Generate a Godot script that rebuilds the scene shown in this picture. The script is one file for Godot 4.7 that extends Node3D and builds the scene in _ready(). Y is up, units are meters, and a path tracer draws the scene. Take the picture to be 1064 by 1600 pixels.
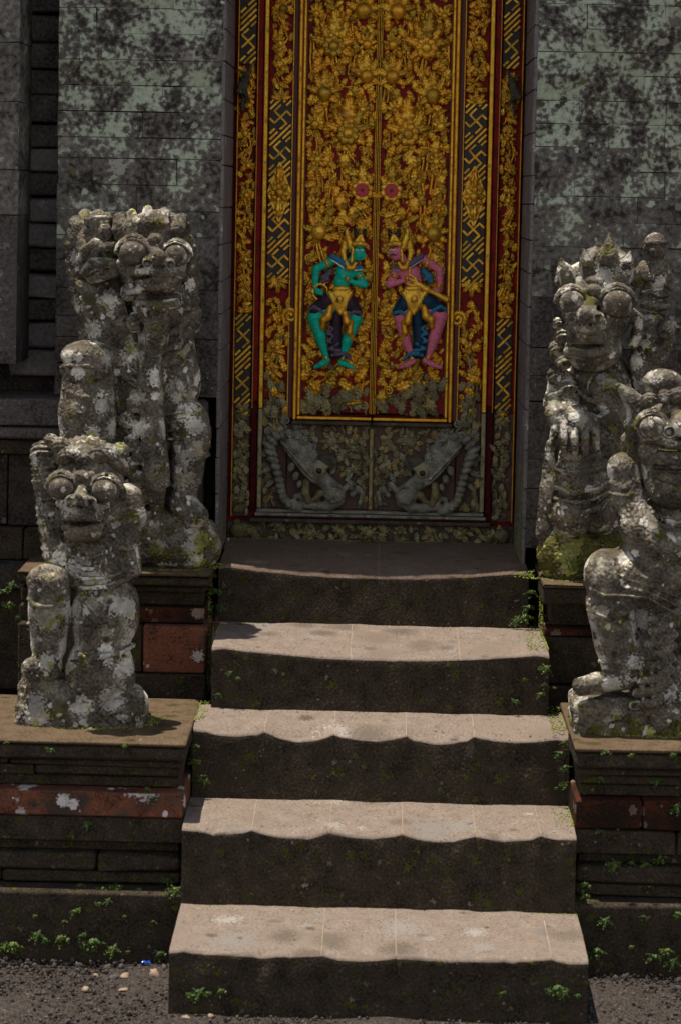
extends Node3D
# A carved and gilded temple door between moss grown guardian statues, at the head of five worn stone steps.
# World: the door stands in the plane z = 0, x to the right, y up (0 = the landing before the door), metres.

var mats := {}
var images := {}
var unit_box: ArrayMesh
var box_cache := {}
var eye := Vector3(0.0, 1.325, 9.2)
var look := Basis.IDENTITY

func _ready() -> void:
	# --- camera, sky, sun, exposure
	look = Basis(Vector3.UP, deg_to_rad(0.88)) * Basis(Vector3.RIGHT, deg_to_rad(-4.0)) * Basis(Vector3.BACK, deg_to_rad(1.15))
	var cam := Camera3D.new()
	cam.name = "camera"
	cam.transform = Transform3D(look, eye)
	cam.near = 0.1
	cam.far = 400.0
	cam.set_frustum(0.1 * 1600.0 / 3777.0, Vector2(0.0, -0.1 * 235.886 / 3777.0), 0.1, 400.0)
	var lens := CameraAttributesPhysical.new()
	lens.frustum_focal_length = 85.0
	lens.frustum_focus_distance = 9.1
	lens.exposure_aperture = 4.5
	lens.frustum_near = 0.1
	lens.frustum_far = 400.0
	cam.attributes = lens
	add_child(cam)
	cam.current = true
	var env := Environment.new()
	env.background_mode = Environment.BG_SKY
	var sky_look := ProceduralSkyMaterial.new()
	sky_look.sky_top_color = Color(0.50, 0.53, 0.58)
	sky_look.sky_horizon_color = Color(0.93, 0.90, 0.85)
	sky_look.sky_curve = 0.2
	sky_look.ground_bottom_color = Color(0.10, 0.10, 0.09)
	sky_look.ground_horizon_color = Color(0.3, 0.3, 0.28)
	sky_look.sun_angle_max = 12.0
	sky_look.sky_energy_multiplier = 1.0
	env.sky = Sky.new()
	env.sky.sky_material = sky_look
	env.background_energy_multiplier = 1.2
	env.tonemap_mode = Environment.TONE_MAPPER_LINEAR
	env.tonemap_exposure = 1.13
	env.sdfgi_enabled = true
	env.ssao_enabled = true
	env.ssil_enabled = true
	var we := WorldEnvironment.new()
	we.name = "world"
	we.environment = env
	add_child(we)
	var sun := DirectionalLight3D.new()
	sun.name = "sun"
	sun.light_color = Color(1.0, 0.95, 0.87)
	sun.light_energy = 1.6
	sun.light_angular_distance = 0.5
	sun.shadow_enabled = true
	add_child(sun)
	sun.look_at_from_position(Vector3.ZERO, -Vector3(-0.19, 1.0, -0.045), Vector3.FORWARD)
	# --- surfaces, then the place from large to small
	make_surfaces()
	build_ground()
	build_stairs()
	build_walls()
	build_plinths()
	build_door()
	build_statues()
	build_plants()
	build_litter()

# ------------------------------------------------------------------ helpers
func at(px: float, py: float, z: float) -> Vector3:
	# the point of the upright plane at depth z that was measured at this pixel of the 1064 x 1600 photograph
	var d := look * Vector3((px - 532.0) / 3777.0, -(py - 800.0 + 235.886) / 3777.0, -1.0)
	return eye + d * ((z - eye.z) / d.z)

func lin(r: float, g: float, b: float) -> Color:
	return Color(r, g, b).linear_to_srgb()

func thing(called: String, label: String, category: String, where := Vector3.ZERO, group := "") -> Node3D:
	var o := Node3D.new()
	o.name = called
	add_child(o, true)
	o.position = where
	tag(o, label, category, group)
	return o

func tag(o: Node3D, label: String, category: String, group := "") -> Node3D:
	o.set_meta("label", label)
	o.set_meta("category", category)
	if group != "":
		o.set_meta("group", group)
	return o

func part(parent: Node, called: String, mesh: Mesh, m: Material, t := Transform3D.IDENTITY) -> MeshInstance3D:
	var o := MeshInstance3D.new()
	o.name = called
	o.mesh = mesh
	if m:
		o.material_override = m
	o.transform = t
	parent.add_child(o, true)
	return o

func structure(called: String, mesh: Mesh, m: Material, kind := "structure") -> MeshInstance3D:
	var o := part(self, called, mesh, m)
	o.set_meta("kind", kind)
	return o

func commit(v: PackedVector3Array, n: PackedVector3Array, i: PackedInt32Array, c := PackedColorArray(), uv := PackedVector2Array()) -> ArrayMesh:
	var a := []
	a.resize(Mesh.ARRAY_MAX)
	a[Mesh.ARRAY_VERTEX] = v
	a[Mesh.ARRAY_NORMAL] = n
	a[Mesh.ARRAY_INDEX] = i
	if c.size():
		a[Mesh.ARRAY_COLOR] = c
	if uv.size():
		a[Mesh.ARRAY_TEX_UV] = uv
	var m := ArrayMesh.new()
	m.add_surface_from_arrays(Mesh.PRIMITIVE_TRIANGLES, a)
	return m

func smooth_normals(v: PackedVector3Array, i: PackedInt32Array) -> PackedVector3Array:
	var n := PackedVector3Array()
	n.resize(v.size())
	for k in range(0, i.size(), 3):
		var a := i[k]
		var b := i[k + 1]
		var c := i[k + 2]
		var f := (v[c] - v[a]).cross(v[b] - v[a])
		n[a] += f
		n[b] += f
		n[c] += f
	for k in n.size():
		n[k] = n[k].normalized()
	return n

func grid_mesh(pts: PackedVector3Array, nu: int, nv: int, cols := PackedColorArray(), flip := false) -> ArrayMesh:
	# a sheet of nu x nv points, u running fastest
	var idx := PackedInt32Array()
	for b in nv - 1:
		for a in nu - 1:
			var p := b * nu + a
			if flip:
				idx.append_array([p, p + nu, p + 1, p + 1, p + nu, p + nu + 1])
			else:
				idx.append_array([p, p + 1, p + nu, p + 1, p + nu + 1, p + nu])
	return commit(pts, smooth_normals(pts, idx), idx, cols)

func block(size: Vector3, bevel := 0.006, skew := 0.0, seed_ := 0) -> ArrayMesh:
	# a chamfered block centred on its own origin; skew nudges its corners as on hewn stone
	var key := [size.snapped(Vector3.ONE * 0.0005), bevel, skew, seed_]
	if box_cache.has(key):
		return box_cache[key]
	var rng := RandomNumberGenerator.new()
	rng.seed = seed_ * 7919 + 13
	var h := size / 2.0
	var b := minf(bevel, minf(h.x, minf(h.y, h.z)) * 0.8)
	var v := PackedVector3Array()
	var n := PackedVector3Array()
	var idx := PackedInt32Array()
	var id := {}
	for sx: int in [-1, 1]:
		for sy: int in [-1, 1]:
			for sz: int in [-1, 1]:
				var j := Vector3(rng.randf_range(-skew, skew), rng.randf_range(-skew, skew), rng.randf_range(-skew, skew))
				var bb := b * (1.0 + (rng.randf_range(-0.5, 0.9) if skew > 0.0 else 0.0))
				var s := Vector3(sx, sy, sz)
				for ax in 3:
					var q := h - Vector3.ONE * bb
					q[ax] = h[ax]
					id[[sx, sy, sz, ax]] = v.size()
					v.append(q * s + j)
					var nn := Vector3.ZERO
					nn[ax] = s[ax]
					n.append(nn)
	var quads := []
	for ax in 3:
		for s: int in [-1, 1]:
			var q := []
			for k: Array in [[-1, -1], [1, -1], [1, 1], [-1, 1]]:
				var c := [0, 0, 0, ax]
				c[ax] = s
				c[(ax + 1) % 3] = k[0]
				c[(ax + 2) % 3] = k[1]
				q.append(id[c])
			quads.append(q)
	for ax in 3:
		var a1 := (ax + 1) % 3
		var a2 := (ax + 2) % 3
		for s1: int in [-1, 1]:
			for s2: int in [-1, 1]:
				var lo := [0, 0, 0, 0]
				lo[a1] = s1
				lo[a2] = s2
				lo[ax] = -1
				var hi := lo.duplicate()
				hi[ax] = 1
				var q := []
				for pr: Array in [[lo, a1], [hi, a1], [hi, a2], [lo, a2]]:
					q.append(id[[pr[0][0], pr[0][1], pr[0][2], pr[1]]])
				quads.append(q)
	for q: Array in quads:
		add_quad(idx, v, q[0], q[1], q[2], q[3])
	for sx: int in [-1, 1]:
		for sy: int in [-1, 1]:
			for sz: int in [-1, 1]:
				var t: Array = [id[[sx, sy, sz, 0]], id[[sx, sy, sz, 1]], id[[sx, sy, sz, 2]]]
				var f: Vector3 = (v[t[2]] - v[t[0]]).cross(v[t[1]] - v[t[0]])
				if f.dot(Vector3(sx, sy, sz)) < 0.0:
					t = [t[0], t[2], t[1]]
				idx.append_array(t)
	var m := commit(v, n, idx)
	box_cache[key] = m
	return m

func add_quad(idx: PackedInt32Array, v: PackedVector3Array, a: int, b: int, c: int, d: int) -> void:
	# two triangles, turned so that the face looks away from the mesh's own origin
	var f := (v[c] - v[a]).cross(v[b] - v[a])
	if f.dot(v[a] + v[b] + v[c] + v[d]) < 0.0:
		idx.append_array([a, c, b, a, d, c])
	else:
		idx.append_array([a, b, c, a, c, d])

func bar_box(lo: Vector3, hi: Vector3) -> Transform3D:
	return Transform3D(Basis.IDENTITY, (lo + hi) / 2.0)

func put_block(parent: Node, called: String, lo: Vector3, hi: Vector3, m: Material, bevel := 0.006, skew := 0.0, seed_ := 0) -> MeshInstance3D:
	return part(parent, called, block(hi - lo, bevel, skew, seed_), m, Transform3D(Basis.IDENTITY, (lo + hi) / 2.0))

# ------------------------------------------------------------------ surfaces
func field(size: int, freq: float, seed_: int, octaves := 4, kind := FastNoiseLite.TYPE_SIMPLEX_SMOOTH) -> PackedByteArray:
	var f := FastNoiseLite.new()
	f.seed = seed_
	f.noise_type = kind
	f.frequency = freq
	f.fractal_octaves = octaves
	f.fractal_gain = 0.55
	var im := f.get_seamless_image(size, size, false, false, 0.12, true)
	im.convert(Image.FORMAT_L8)
	return im.get_data()

func srgb8(c: Color) -> PackedFloat32Array:
	var s := c.linear_to_srgb()
	return PackedFloat32Array([s.r * 255.0, s.g * 255.0, s.b * 255.0])

# spots: [count, smallest radius, largest radius, linear colour, clustering threshold 0..255, ragged 0..1]
func weathered(size: int, seed_: int, ramp: Array, spots: Array, grain := 26.0, warp := 0.012) -> Image:
	var low := field(size, warp, seed_, 5)
	var fine := field(size, 0.09, seed_ + 1, 4)
	var grit := field(size, 0.4, seed_ + 2, 2)
	var cl := field(size, 0.008, seed_ + 3, 3)
	var px := PackedByteArray()
	px.resize(size * size * 3)
	var lut := PackedFloat32Array()
	lut.resize(768)
	for k in 256:
		var t := k / 255.0
		for r in ramp.size() - 1:
			if t <= ramp[r + 1][0] or r == ramp.size() - 2:
				var u: float = smoothstep(ramp[r][0], ramp[r + 1][0], t)
				var c := srgb8((ramp[r][1] as Color).lerp(ramp[r + 1][1], u))
				lut[k * 3] = c[0]
				lut[k * 3 + 1] = c[1]
				lut[k * 3 + 2] = c[2]
				break
	for k in size * size:
		var t := clampi(int(low[k] * 0.54 + fine[k] * 0.46), 0, 255) * 3
		var g := (grit[k] - 128.0) * grain / 128.0 + (fine[k] - 128.0) * grain / 300.0
		px[k * 3] = clampi(int(lut[t] + g), 0, 255)
		px[k * 3 + 1] = clampi(int(lut[t + 1] + g), 0, 255)
		px[k * 3 + 2] = clampi(int(lut[t + 2] + g), 0, 255)
	var rng := RandomNumberGenerator.new()
	rng.seed = seed_ + 77
	for s: Array in spots:
		var col := srgb8(s[3])
		var rag: float = s[5]
		var done := 0
		var tries := 0
		while done < s[0] and tries < s[0] * 12:
			tries += 1
			var cx := rng.randi() % size
			var cy := rng.randi() % size
			if cl[cy * size + cx] < s[4] + rng.randi_range(-25, 25):
				continue
			done += 1
			var r: float = s[1] + (s[2] - s[1]) * pow(rng.randf(), 2.6)
			var tone := rng.randf_range(0.8, 1.12)
			var R := int(r * 1.3) + 1
			var sq := rng.randf_range(0.75, 1.3)
			for y in range(-R, R + 1):
				var yy := posmod(cy + y, size) * size
				for x in range(-R, R + 1):
					var k := yy + posmod(cx + x, size)
					var d := sqrt(x * x * sq + y * y / sq) / r
					var lim := 1.0 + (fine[k] - 128.0) / 128.0 * rag * 1.6 + (grit[k] - 128.0) / 128.0 * rag * 0.5
					if d < lim and not (grit[k] < 70 and fine[k] < 118):
						var e := clampf((lim - d) * 5.0, 0.0, 0.93)
						var g := (grit[k] - 128.0) * 0.14 + (1.0 if d > lim * 0.82 else 0.0) * 9.0
						for ch in 3:
							px[k * 3 + ch] = clampi(int(px[k * 3 + ch] * (1.0 - e) + (col[ch] * tone + g) * e), 0, 255)
	return Image.create_from_data(size, size, false, Image.FORMAT_RGB8, px)

func relief_image(size: int, seed_: int, pits := 0.0) -> Image:
	var low := field(size, 0.02, seed_, 4)
	var fine := field(size, 0.16, seed_ + 1, 3)
	var px := PackedByteArray()
	px.resize(size * size)
	for k in size * size:
		var h := low[k] * 0.45 + fine[k] * 0.55
		if pits > 0.0 and fine[k] < 84:
			h -= (84 - fine[k]) * pits
		px[k] = clampi(int(h), 0, 255)
	return Image.create_from_data(size, size, false, Image.FORMAT_L8, px)

func surface(tex: String, tile: float, rough := 0.9, tint := Color.WHITE, relief := "", depth := 0.0, vertex := false, shift := Vector3.ZERO, relief_tile := 0.0) -> StandardMaterial3D:
	var m := StandardMaterial3D.new()
	m.albedo_color = tint
	m.roughness = rough
	m.metallic_specular = 0.3
	m.uv1_triplanar = true
	m.uv1_world_triplanar = true
	m.uv1_triplanar_sharpness = 6.0
	m.uv1_scale = Vector3.ONE / tile
	m.uv1_offset = shift
	if tex != "":
		m.albedo_texture = images[tex]
	if relief != "":
		m.heightmap_enabled = true
		m.heightmap_texture = images[relief]
		m.heightmap_scale = depth
	m.vertex_color_use_as_albedo = vertex
	return m

func paint(c: Color, rough := 0.5, metal := 0.0, vertex := false) -> StandardMaterial3D:
	var m := StandardMaterial3D.new()
	m.albedo_color = c.linear_to_srgb()
	m.roughness = rough
	m.metallic = metal
	m.vertex_color_use_as_albedo = vertex
	return m

var jobs := []

func run_job(k: int) -> void:
	var a: Array = jobs[k][2]
	if a.size() > 3:
		jobs[k][1] = weathered(a[0], a[1], a[2], a[3], a[4] if a.size() > 4 else 26.0, a[5] if a.size() > 5 else 0.012)
	else:
		jobs[k][1] = relief_image(a[0], a[1], a[2])

func make_surfaces() -> void:
	var dark := Color(0.042, 0.038, 0.034)
	var grey := Color(0.115, 0.108, 0.098)
	var lilac := Color(0.215, 0.20, 0.19)
	var mint := Color(0.40, 0.47, 0.37)
	var pale := Color(0.60, 0.59, 0.55)
	var olive := Color(0.13, 0.125, 0.03)
	var bone := Color(0.42, 0.37, 0.28)
	var stone := [[0.25, dark], [0.5, grey], [0.75, lilac]]
	jobs = [
		["wall_lichen", null, [1024, 11, [[0.30, dark], [0.42, grey], [0.50, Color(0.175, 0.166, 0.152)], [0.535, Color(0.31, 0.35, 0.285)], [0.62, mint], [0.85, Color(0.48, 0.52, 0.44)]], [[220, 2, 16, lilac, 110, 0.5], [60, 3, 16, Color(0.55, 0.56, 0.51), 120, 0.4], [500, 1.5, 6, mint, 70, 0.4], [34, 4, 18, Color(0.17, 0.165, 0.05), 122, 0.7], [300, 1.5, 8, Color(0.06, 0.056, 0.046), 105, 0.6]], 24.0, 0.015]],
		["wall_thin", null, [1024, 11, [[0.30, dark], [0.46, grey], [0.60, Color(0.16, 0.151, 0.138)], [0.72, lilac], [0.85, mint]], [[120, 2, 16, lilac, 110, 0.5], [30, 2, 12, Color(0.36, 0.38, 0.33), 120, 0.4], [400, 1.5, 6, mint, 80, 0.4], [300, 1.5, 8, Color(0.06, 0.056, 0.046), 105, 0.6]], 24.0, 0.015]],
		["wall_mid", null, [1024, 11, [[0.30, dark], [0.44, grey], [0.58, Color(0.165, 0.156, 0.143)], [0.62, Color(0.30, 0.335, 0.275)], [0.72, mint]], [[160, 2, 16, lilac, 110, 0.5], [40, 2, 14, Color(0.50, 0.51, 0.46), 120, 0.4], [450, 1.5, 6, mint, 75, 0.4], [20, 4, 16, Color(0.17, 0.165, 0.05), 122, 0.7], [300, 1.5, 8, Color(0.06, 0.056, 0.046), 105, 0.6]], 24.0, 0.015]],
		["plain_stone", null, [512, 31, [[0.2, Color(0.045, 0.04, 0.038)], [0.6, Color(0.10, 0.088, 0.085)], [0.9, Color(0.16, 0.145, 0.14)]], [[40, 2, 9, lilac, 100, 0.5], [60, 1, 3, mint, 120, 0.4]]]],
		["jamb", null, [512, 37, [[0.2, Color(0.13, 0.115, 0.12)], [0.6, Color(0.19, 0.17, 0.175)], [0.9, Color(0.26, 0.235, 0.24)]], [[14, 2, 16, Color(0.34, 0.32, 0.34), 130, 0.7]], 16.0]],
		["statue", null, [1024, 41, [[0.26, Color(0.065, 0.057, 0.047)], [0.5, Color(0.155, 0.137, 0.116)], [0.78, Color(0.27, 0.24, 0.205)]], [[60, 5, 26, Color(0.16, 0.165, 0.07), 130, 0.6], [240, 4, 34, Color(0.36, 0.34, 0.29), 120, 0.4], [300, 4, 36, Color(0.76, 0.755, 0.73), 134, 0.36], [420, 1.5, 7, Color(0.72, 0.71, 0.67), 112, 0.35], [90, 3, 14, Color(0.06, 0.053, 0.045), 130, 0.5]], 24.0, 0.014]],
		["tread", null, [1024, 53, [[0.2, Color(0.27, 0.215, 0.18)], [0.5, Color(0.34, 0.28, 0.24)], [0.85, Color(0.41, 0.345, 0.30)]], [[40, 8, 60, Color(0.44, 0.41, 0.39), 130, 0.9], [40, 8, 60, Color(0.30, 0.245, 0.205), 110, 0.9], [700, 0.8, 3.0, Color(0.10, 0.085, 0.075), 70, 0.5], [30, 4, 22, Color(0.20, 0.16, 0.12), 110, 0.8]], 30.0, 0.018]],
		["cap", null, [1024, 57, [[0.2, Color(0.13, 0.10, 0.075)], [0.55, Color(0.22, 0.175, 0.14)], [0.9, Color(0.30, 0.245, 0.205)]], [[200, 3, 22, Color(0.14, 0.135, 0.04), 126, 0.85], [60, 3, 16, Color(0.10, 0.08, 0.06), 100, 0.7], [60, 2, 8, Color(0.36, 0.33, 0.3), 100, 0.5]], 24.0]],
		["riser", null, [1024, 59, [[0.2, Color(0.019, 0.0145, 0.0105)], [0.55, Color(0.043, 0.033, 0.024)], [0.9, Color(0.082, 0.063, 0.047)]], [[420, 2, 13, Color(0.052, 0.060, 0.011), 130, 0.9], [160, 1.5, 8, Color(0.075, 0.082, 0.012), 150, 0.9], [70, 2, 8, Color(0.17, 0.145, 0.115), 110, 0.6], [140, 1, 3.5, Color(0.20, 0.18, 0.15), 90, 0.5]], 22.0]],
		["brick", null, [512, 67, [[0.2, Color(0.075, 0.034, 0.022)], [0.5, Color(0.17, 0.066, 0.04)], [0.85, Color(0.24, 0.095, 0.058)]], [[26, 10, 60, Color(0.060, 0.05, 0.042), 100, 0.8], [16, 12, 60, Color(0.60, 0.57, 0.59), 118, 0.28], [30, 3, 16, Color(0.60, 0.57, 0.59), 105, 0.25]], 20.0]],
		["gold", null, [512, 71, [[0.22, Color(0.46, 0.22, 0.014)], [0.45, Color(0.78, 0.435, 0.03)], [0.8, Color(0.94, 0.61, 0.065)]], [[60, 3, 18, Color(0.30, 0.22, 0.06), 124, 0.8], [90, 1, 4, Color(0.12, 0.06, 0.012), 110, 0.7]], 20.0]],
		["old_gold", null, [512, 73, [[0.22, Color(0.15, 0.13, 0.075)], [0.5, Color(0.33, 0.30, 0.18)], [0.85, Color(0.50, 0.45, 0.27)]], [[120, 3, 24, Color(0.32, 0.33, 0.24), 110, 0.8], [50, 2, 12, Color(0.55, 0.30, 0.04), 125, 0.8], [70, 2, 9, Color(0.035, 0.025, 0.018), 100, 0.7]], 20.0]],
		["grey_gilt", null, [512, 76, [[0.25, Color(0.10, 0.096, 0.075)], [0.5, Color(0.23, 0.222, 0.178)], [0.85, Color(0.40, 0.39, 0.33)]], [[60, 2, 14, Color(0.48, 0.47, 0.44), 120, 0.8], [30, 2, 10, Color(0.30, 0.20, 0.08), 120, 0.8]], 20.0]],
		["red", null, [512, 79, [[0.2, Color(0.10, 0.006, 0.008)], [0.6, Color(0.32, 0.008, 0.014)], [0.9, Color(0.42, 0.016, 0.02)]], [[60, 1, 8, Color(0.07, 0.008, 0.008), 100, 0.7]], 10.0]],
		["gravel", null, [1024, 83, [[0.25, Color(0.030, 0.027, 0.026)], [0.5, Color(0.062, 0.056, 0.053)], [0.8, Color(0.11, 0.098, 0.092)]], [[900, 2, 6, Color(0.05, 0.046, 0.045), 60, 0.4], [700, 2, 5, Color(0.13, 0.12, 0.115), 60, 0.4], [60, 2, 6, Color(0.27, 0.24, 0.21), 60, 0.3]], 30.0, 0.03]],
		["grime", null, [512, 88, [[0.2, Color(0.42, 0.40, 0.36)], [0.45, Color(0.82, 0.80, 0.78)], [0.8, Color(0.98, 0.98, 0.98)]], [[60, 1, 5, Color(0.30, 0.27, 0.22), 100, 0.6]], 14.0, 0.03]],
		["rough", null, [512, 91, 0.0]],
		["pitted", null, [512, 97, 0.9]],
	]
	var task := WorkerThreadPool.add_group_task(run_job, jobs.size())
	WorkerThreadPool.wait_for_group_task_completion(task)
	for j: Array in jobs:
		images[j[0]] = ImageTexture.create_from_image(j[1])
	mats.wall = surface("wall_lichen", 2.7, 0.92, Color.WHITE, "rough", 0.7)
	mats.wall2 = surface("wall_lichen", 2.7, 0.92, Color(0.93, 0.92, 0.90), "rough", 0.7)
	mats.wall_mid = surface("wall_mid", 2.7, 0.92, Color.WHITE, "rough", 0.7)
	mats.wall_thin = surface("wall_thin", 2.7, 0.92, Color.WHITE, "rough", 0.7)
	mats.plain = surface("plain_stone", 0.9, 0.9, Color.WHITE, "rough", 0.6)
	mats.dark_plain = surface("plain_stone", 0.8, 0.9, Color(0.72, 0.70, 0.68), "rough", 0.6)
	mats.jamb = surface("jamb", 1.0, 0.85, Color.WHITE, "rough", 0.3)
	mats.statue = surface("statue", 1.3, 0.9, Color.WHITE, "pitted", 1.1, true)
	mats.stone_eye = surface("statue", 0.55, 0.75, Color(0.84, 0.82, 0.80), "pitted", 0.35, false, Vector3(0.31, 0.12, 0.45))
	mats.tread_shaded = surface("tread", 1.3, 0.85, Color(0.74, 0.70, 0.67), "rough", 0.25)  # same stone as the tread, the landing's shade put into a darker tint
	mats.tread = surface("tread", 1.3, 0.88, Color(0.81, 0.805, 0.805), "rough", 0.25)
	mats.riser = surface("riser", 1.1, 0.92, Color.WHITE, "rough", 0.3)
	mats.brick = surface("brick", 0.62, 0.88, Color.WHITE, "rough", 0.5)
	mats.mortar = surface("tread", 0.6, 0.95, Color(0.98, 0.96, 0.92))
	mats.gravel = surface("gravel", 0.9, 0.95, Color(0.95, 0.92, 0.91), "pitted", 1.2)
	mats.gold = surface("gold", 0.34, 0.36, Color.WHITE, "pitted", 0.12)
	mats.gold.metallic = 0.62
	mats.gold.metallic_specular = 0.6
	mats.old_gold = surface("old_gold", 0.34, 0.6, Color.WHITE, "pitted", 0.15)
	mats.old_gold.metallic = 0.25
	mats.red = surface("red", 0.4, 0.55, Color(0.88, 0.88, 0.88))
	mats.black = paint(Color(0.012, 0.012, 0.013), 0.5)
	mats.old_wood = surface("plain_stone", 0.5, 0.75, Color(0.92, 0.88, 0.80), "pitted", 0.2)
	mats.old_brick = surface("brick", 0.7, 0.9, Color(0.62, 0.55, 0.5), "rough", 0.5, false, Vector3(0.3, 0.2, 0.6))
	mats.cap = surface("cap", 1.2, 0.9, Color(0.74, 0.70, 0.63), "rough", 0.5)
	mats.dark_red = paint(Color(0.085, 0.008, 0.01), 0.5)
	mats.old_red = surface("red", 0.4, 0.7, Color(0.50, 0.52, 0.5))
	mats.dull_board = paint(Color(0.10, 0.055, 0.044), 0.7)
	mats.knob_red = paint(Color(0.46, 0.012, 0.022), 0.4)
	mats.teal = surface("grime", 0.22, 0.4, Color(0.008, 0.62, 0.46).linear_to_srgb())
	mats.dark_teal = paint(Color(0.004, 0.03, 0.035), 0.5)
	mats.pink = surface("grime", 0.22, 0.4, Color(0.82, 0.22, 0.36).linear_to_srgb())
	mats.purple = surface("grime", 0.22, 0.5, Color(0.045, 0.026, 0.05).linear_to_srgb())
	mats.lilac = surface("grime", 0.22, 0.5, Color(0.16, 0.12, 0.19).linear_to_srgb())
	mats.navy = surface("grime", 0.22, 0.45, Color(0.007, 0.045, 0.10).linear_to_srgb())
	mats.blue = surface("grime", 0.22, 0.45, Color(0.03, 0.22, 0.42).linear_to_srgb())
	mats.white = paint(Color(0.7, 0.7, 0.68), 0.5)
	mats.silver = paint(Color(0.34, 0.30, 0.36), 0.5)
	mats.grey_gilt = surface("grey_gilt", 0.3, 0.5, Color.WHITE, "pitted", 0.2)
	mats.bone = paint(Color(0.30, 0.27, 0.17), 0.6)
	mats.hook = surface("plain_stone", 0.3, 0.8, Color(0.95, 0.98, 0.86), "pitted", 0.3)
	mats.fern2 = paint(Color(0.09, 0.15, 0.02), 0.6, 0.0, true)
	mats.pebble_dark = surface("gravel", 0.5, 0.95)
	mats.pebble_dark2 = surface("gravel", 0.6, 0.95, Color(0.8, 0.76, 0.75))
	mats.pebble_mid = surface("plain_stone", 0.4, 0.9)
	mats.pebble_pale = surface("tread", 0.3, 0.9, Color(1.0, 0.96, 0.90), "rough", 0.2)
	mats.wrapper = paint(Color(0.03, 0.10, 0.55), 0.18, 0.2)
	unit_box = block(Vector3.ONE, 0.06)

# ------------------------------------------------------------------ ground and stairs
func build_ground() -> void:
	var pts := PackedVector3Array()
	var bump := FastNoiseLite.new()
	bump.seed = 5
	bump.frequency = 1.3
	# one sheet: fine near the stairs, coarse towards the horizon
	var xs := [-120.0, -40.0, -12.0, -5.0]
	for k in 61:
		xs.append(-3.0 + k * 0.1)
	xs.append_array([5.0, 12.0, 40.0, 120.0])
	var zs := [-120.0, -40.0, -10.0, -3.0, 0.0, 1.0]
	for k in 31:
		zs.append(1.3 + k * 0.1)
	zs.append_array([6.0, 9.0, 15.0, 40.0, 150.0])
	for z: float in zs:
		for x: float in xs:
			var near := 1.0 if absf(x) < 4.0 and z < 5.0 else 0.0
			pts.append(Vector3(x, -1.135 + near * (bump.get_noise_2d(x, z) * 0.022 + bump.get_noise_2d(x * 6.0, z * 6.0) * 0.006), z))
	structure("ground", grid_mesh(pts, xs.size(), zs.size()), mats.gravel)

const STEP_TOP := [-0.93, -0.675, -0.432, -0.213, -0.004]
const STEP_FRONT := [2.14, 1.70, 1.36, 1.10, 0.66]
const STEP_LEFT := [-0.583, -0.585, -0.58, -0.54, -0.55]
const STEP_RIGHT := [0.664, 0.657, 0.657, 0.601, 0.553]

func build_stairs() -> void:
	var stairs := thing("stone_staircase", "worn staircase of five stone steps with scalloped tread edges and mossy risers", "staircase", Vector3(0.03, -1.14, 0.6))
	var cuts := [[-0.13, 0.092, 0.555], [-0.365, -0.12, 0.11, 0.34, 0.545], [-0.345, -0.118, 0.12, 0.343], [-0.07, 0.3], [0.02]]
	var dips := [0.010, 0.010, 0.016, 0.036, 0.036]
	var scallop := [0.012, 0.021, 0.026, 0.0, 0.0]
	for s in 5:
		var top: float = STEP_TOP[s]
		var low: float = (STEP_TOP[s - 1] if s > 0 else -1.2) - 0.03
		var front: float = STEP_FRONT[s]
		var back: float = (STEP_FRONT[s + 1] if s < 4 else 0.0) - 0.04
		var step := Node3D.new()
		step.name = "step"
		stairs.add_child(step, true)
		var L: float = STEP_LEFT[s]
		var R: float = STEP_RIGHT[s]
		var edges: Array = [L]
		edges.append_array(cuts[s])
		edges.append(R)
		for b in edges.size() - 1:
			var x0: float = edges[b] + (0.0011 if b > 0 else 0.0)
			var x1: float = edges[b + 1] - (0.0011 if b < edges.size() - 2 else 0.0)
			var meshes := step_block(x0, x1, low, top, back, front, L, R, dips[s], scallop[s] * [0.9, 1.15, 0.7, 1.0, 0.8, 0.5][b], s * 10 + b)
			var o := part(step, "step_block", meshes, null)
			o.position = -stairs.position
		for b in cuts[s].size():
			var xc: float = cuts[s][b]
			var joint := part(step, "mortar_joint", step_block(xc - 0.0013, xc + 0.0013, low, top - 0.0002, back, front - 0.0003, L, R, dips[s], 0.0, s * 10, true), null)
			joint.position = -stairs.position

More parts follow.
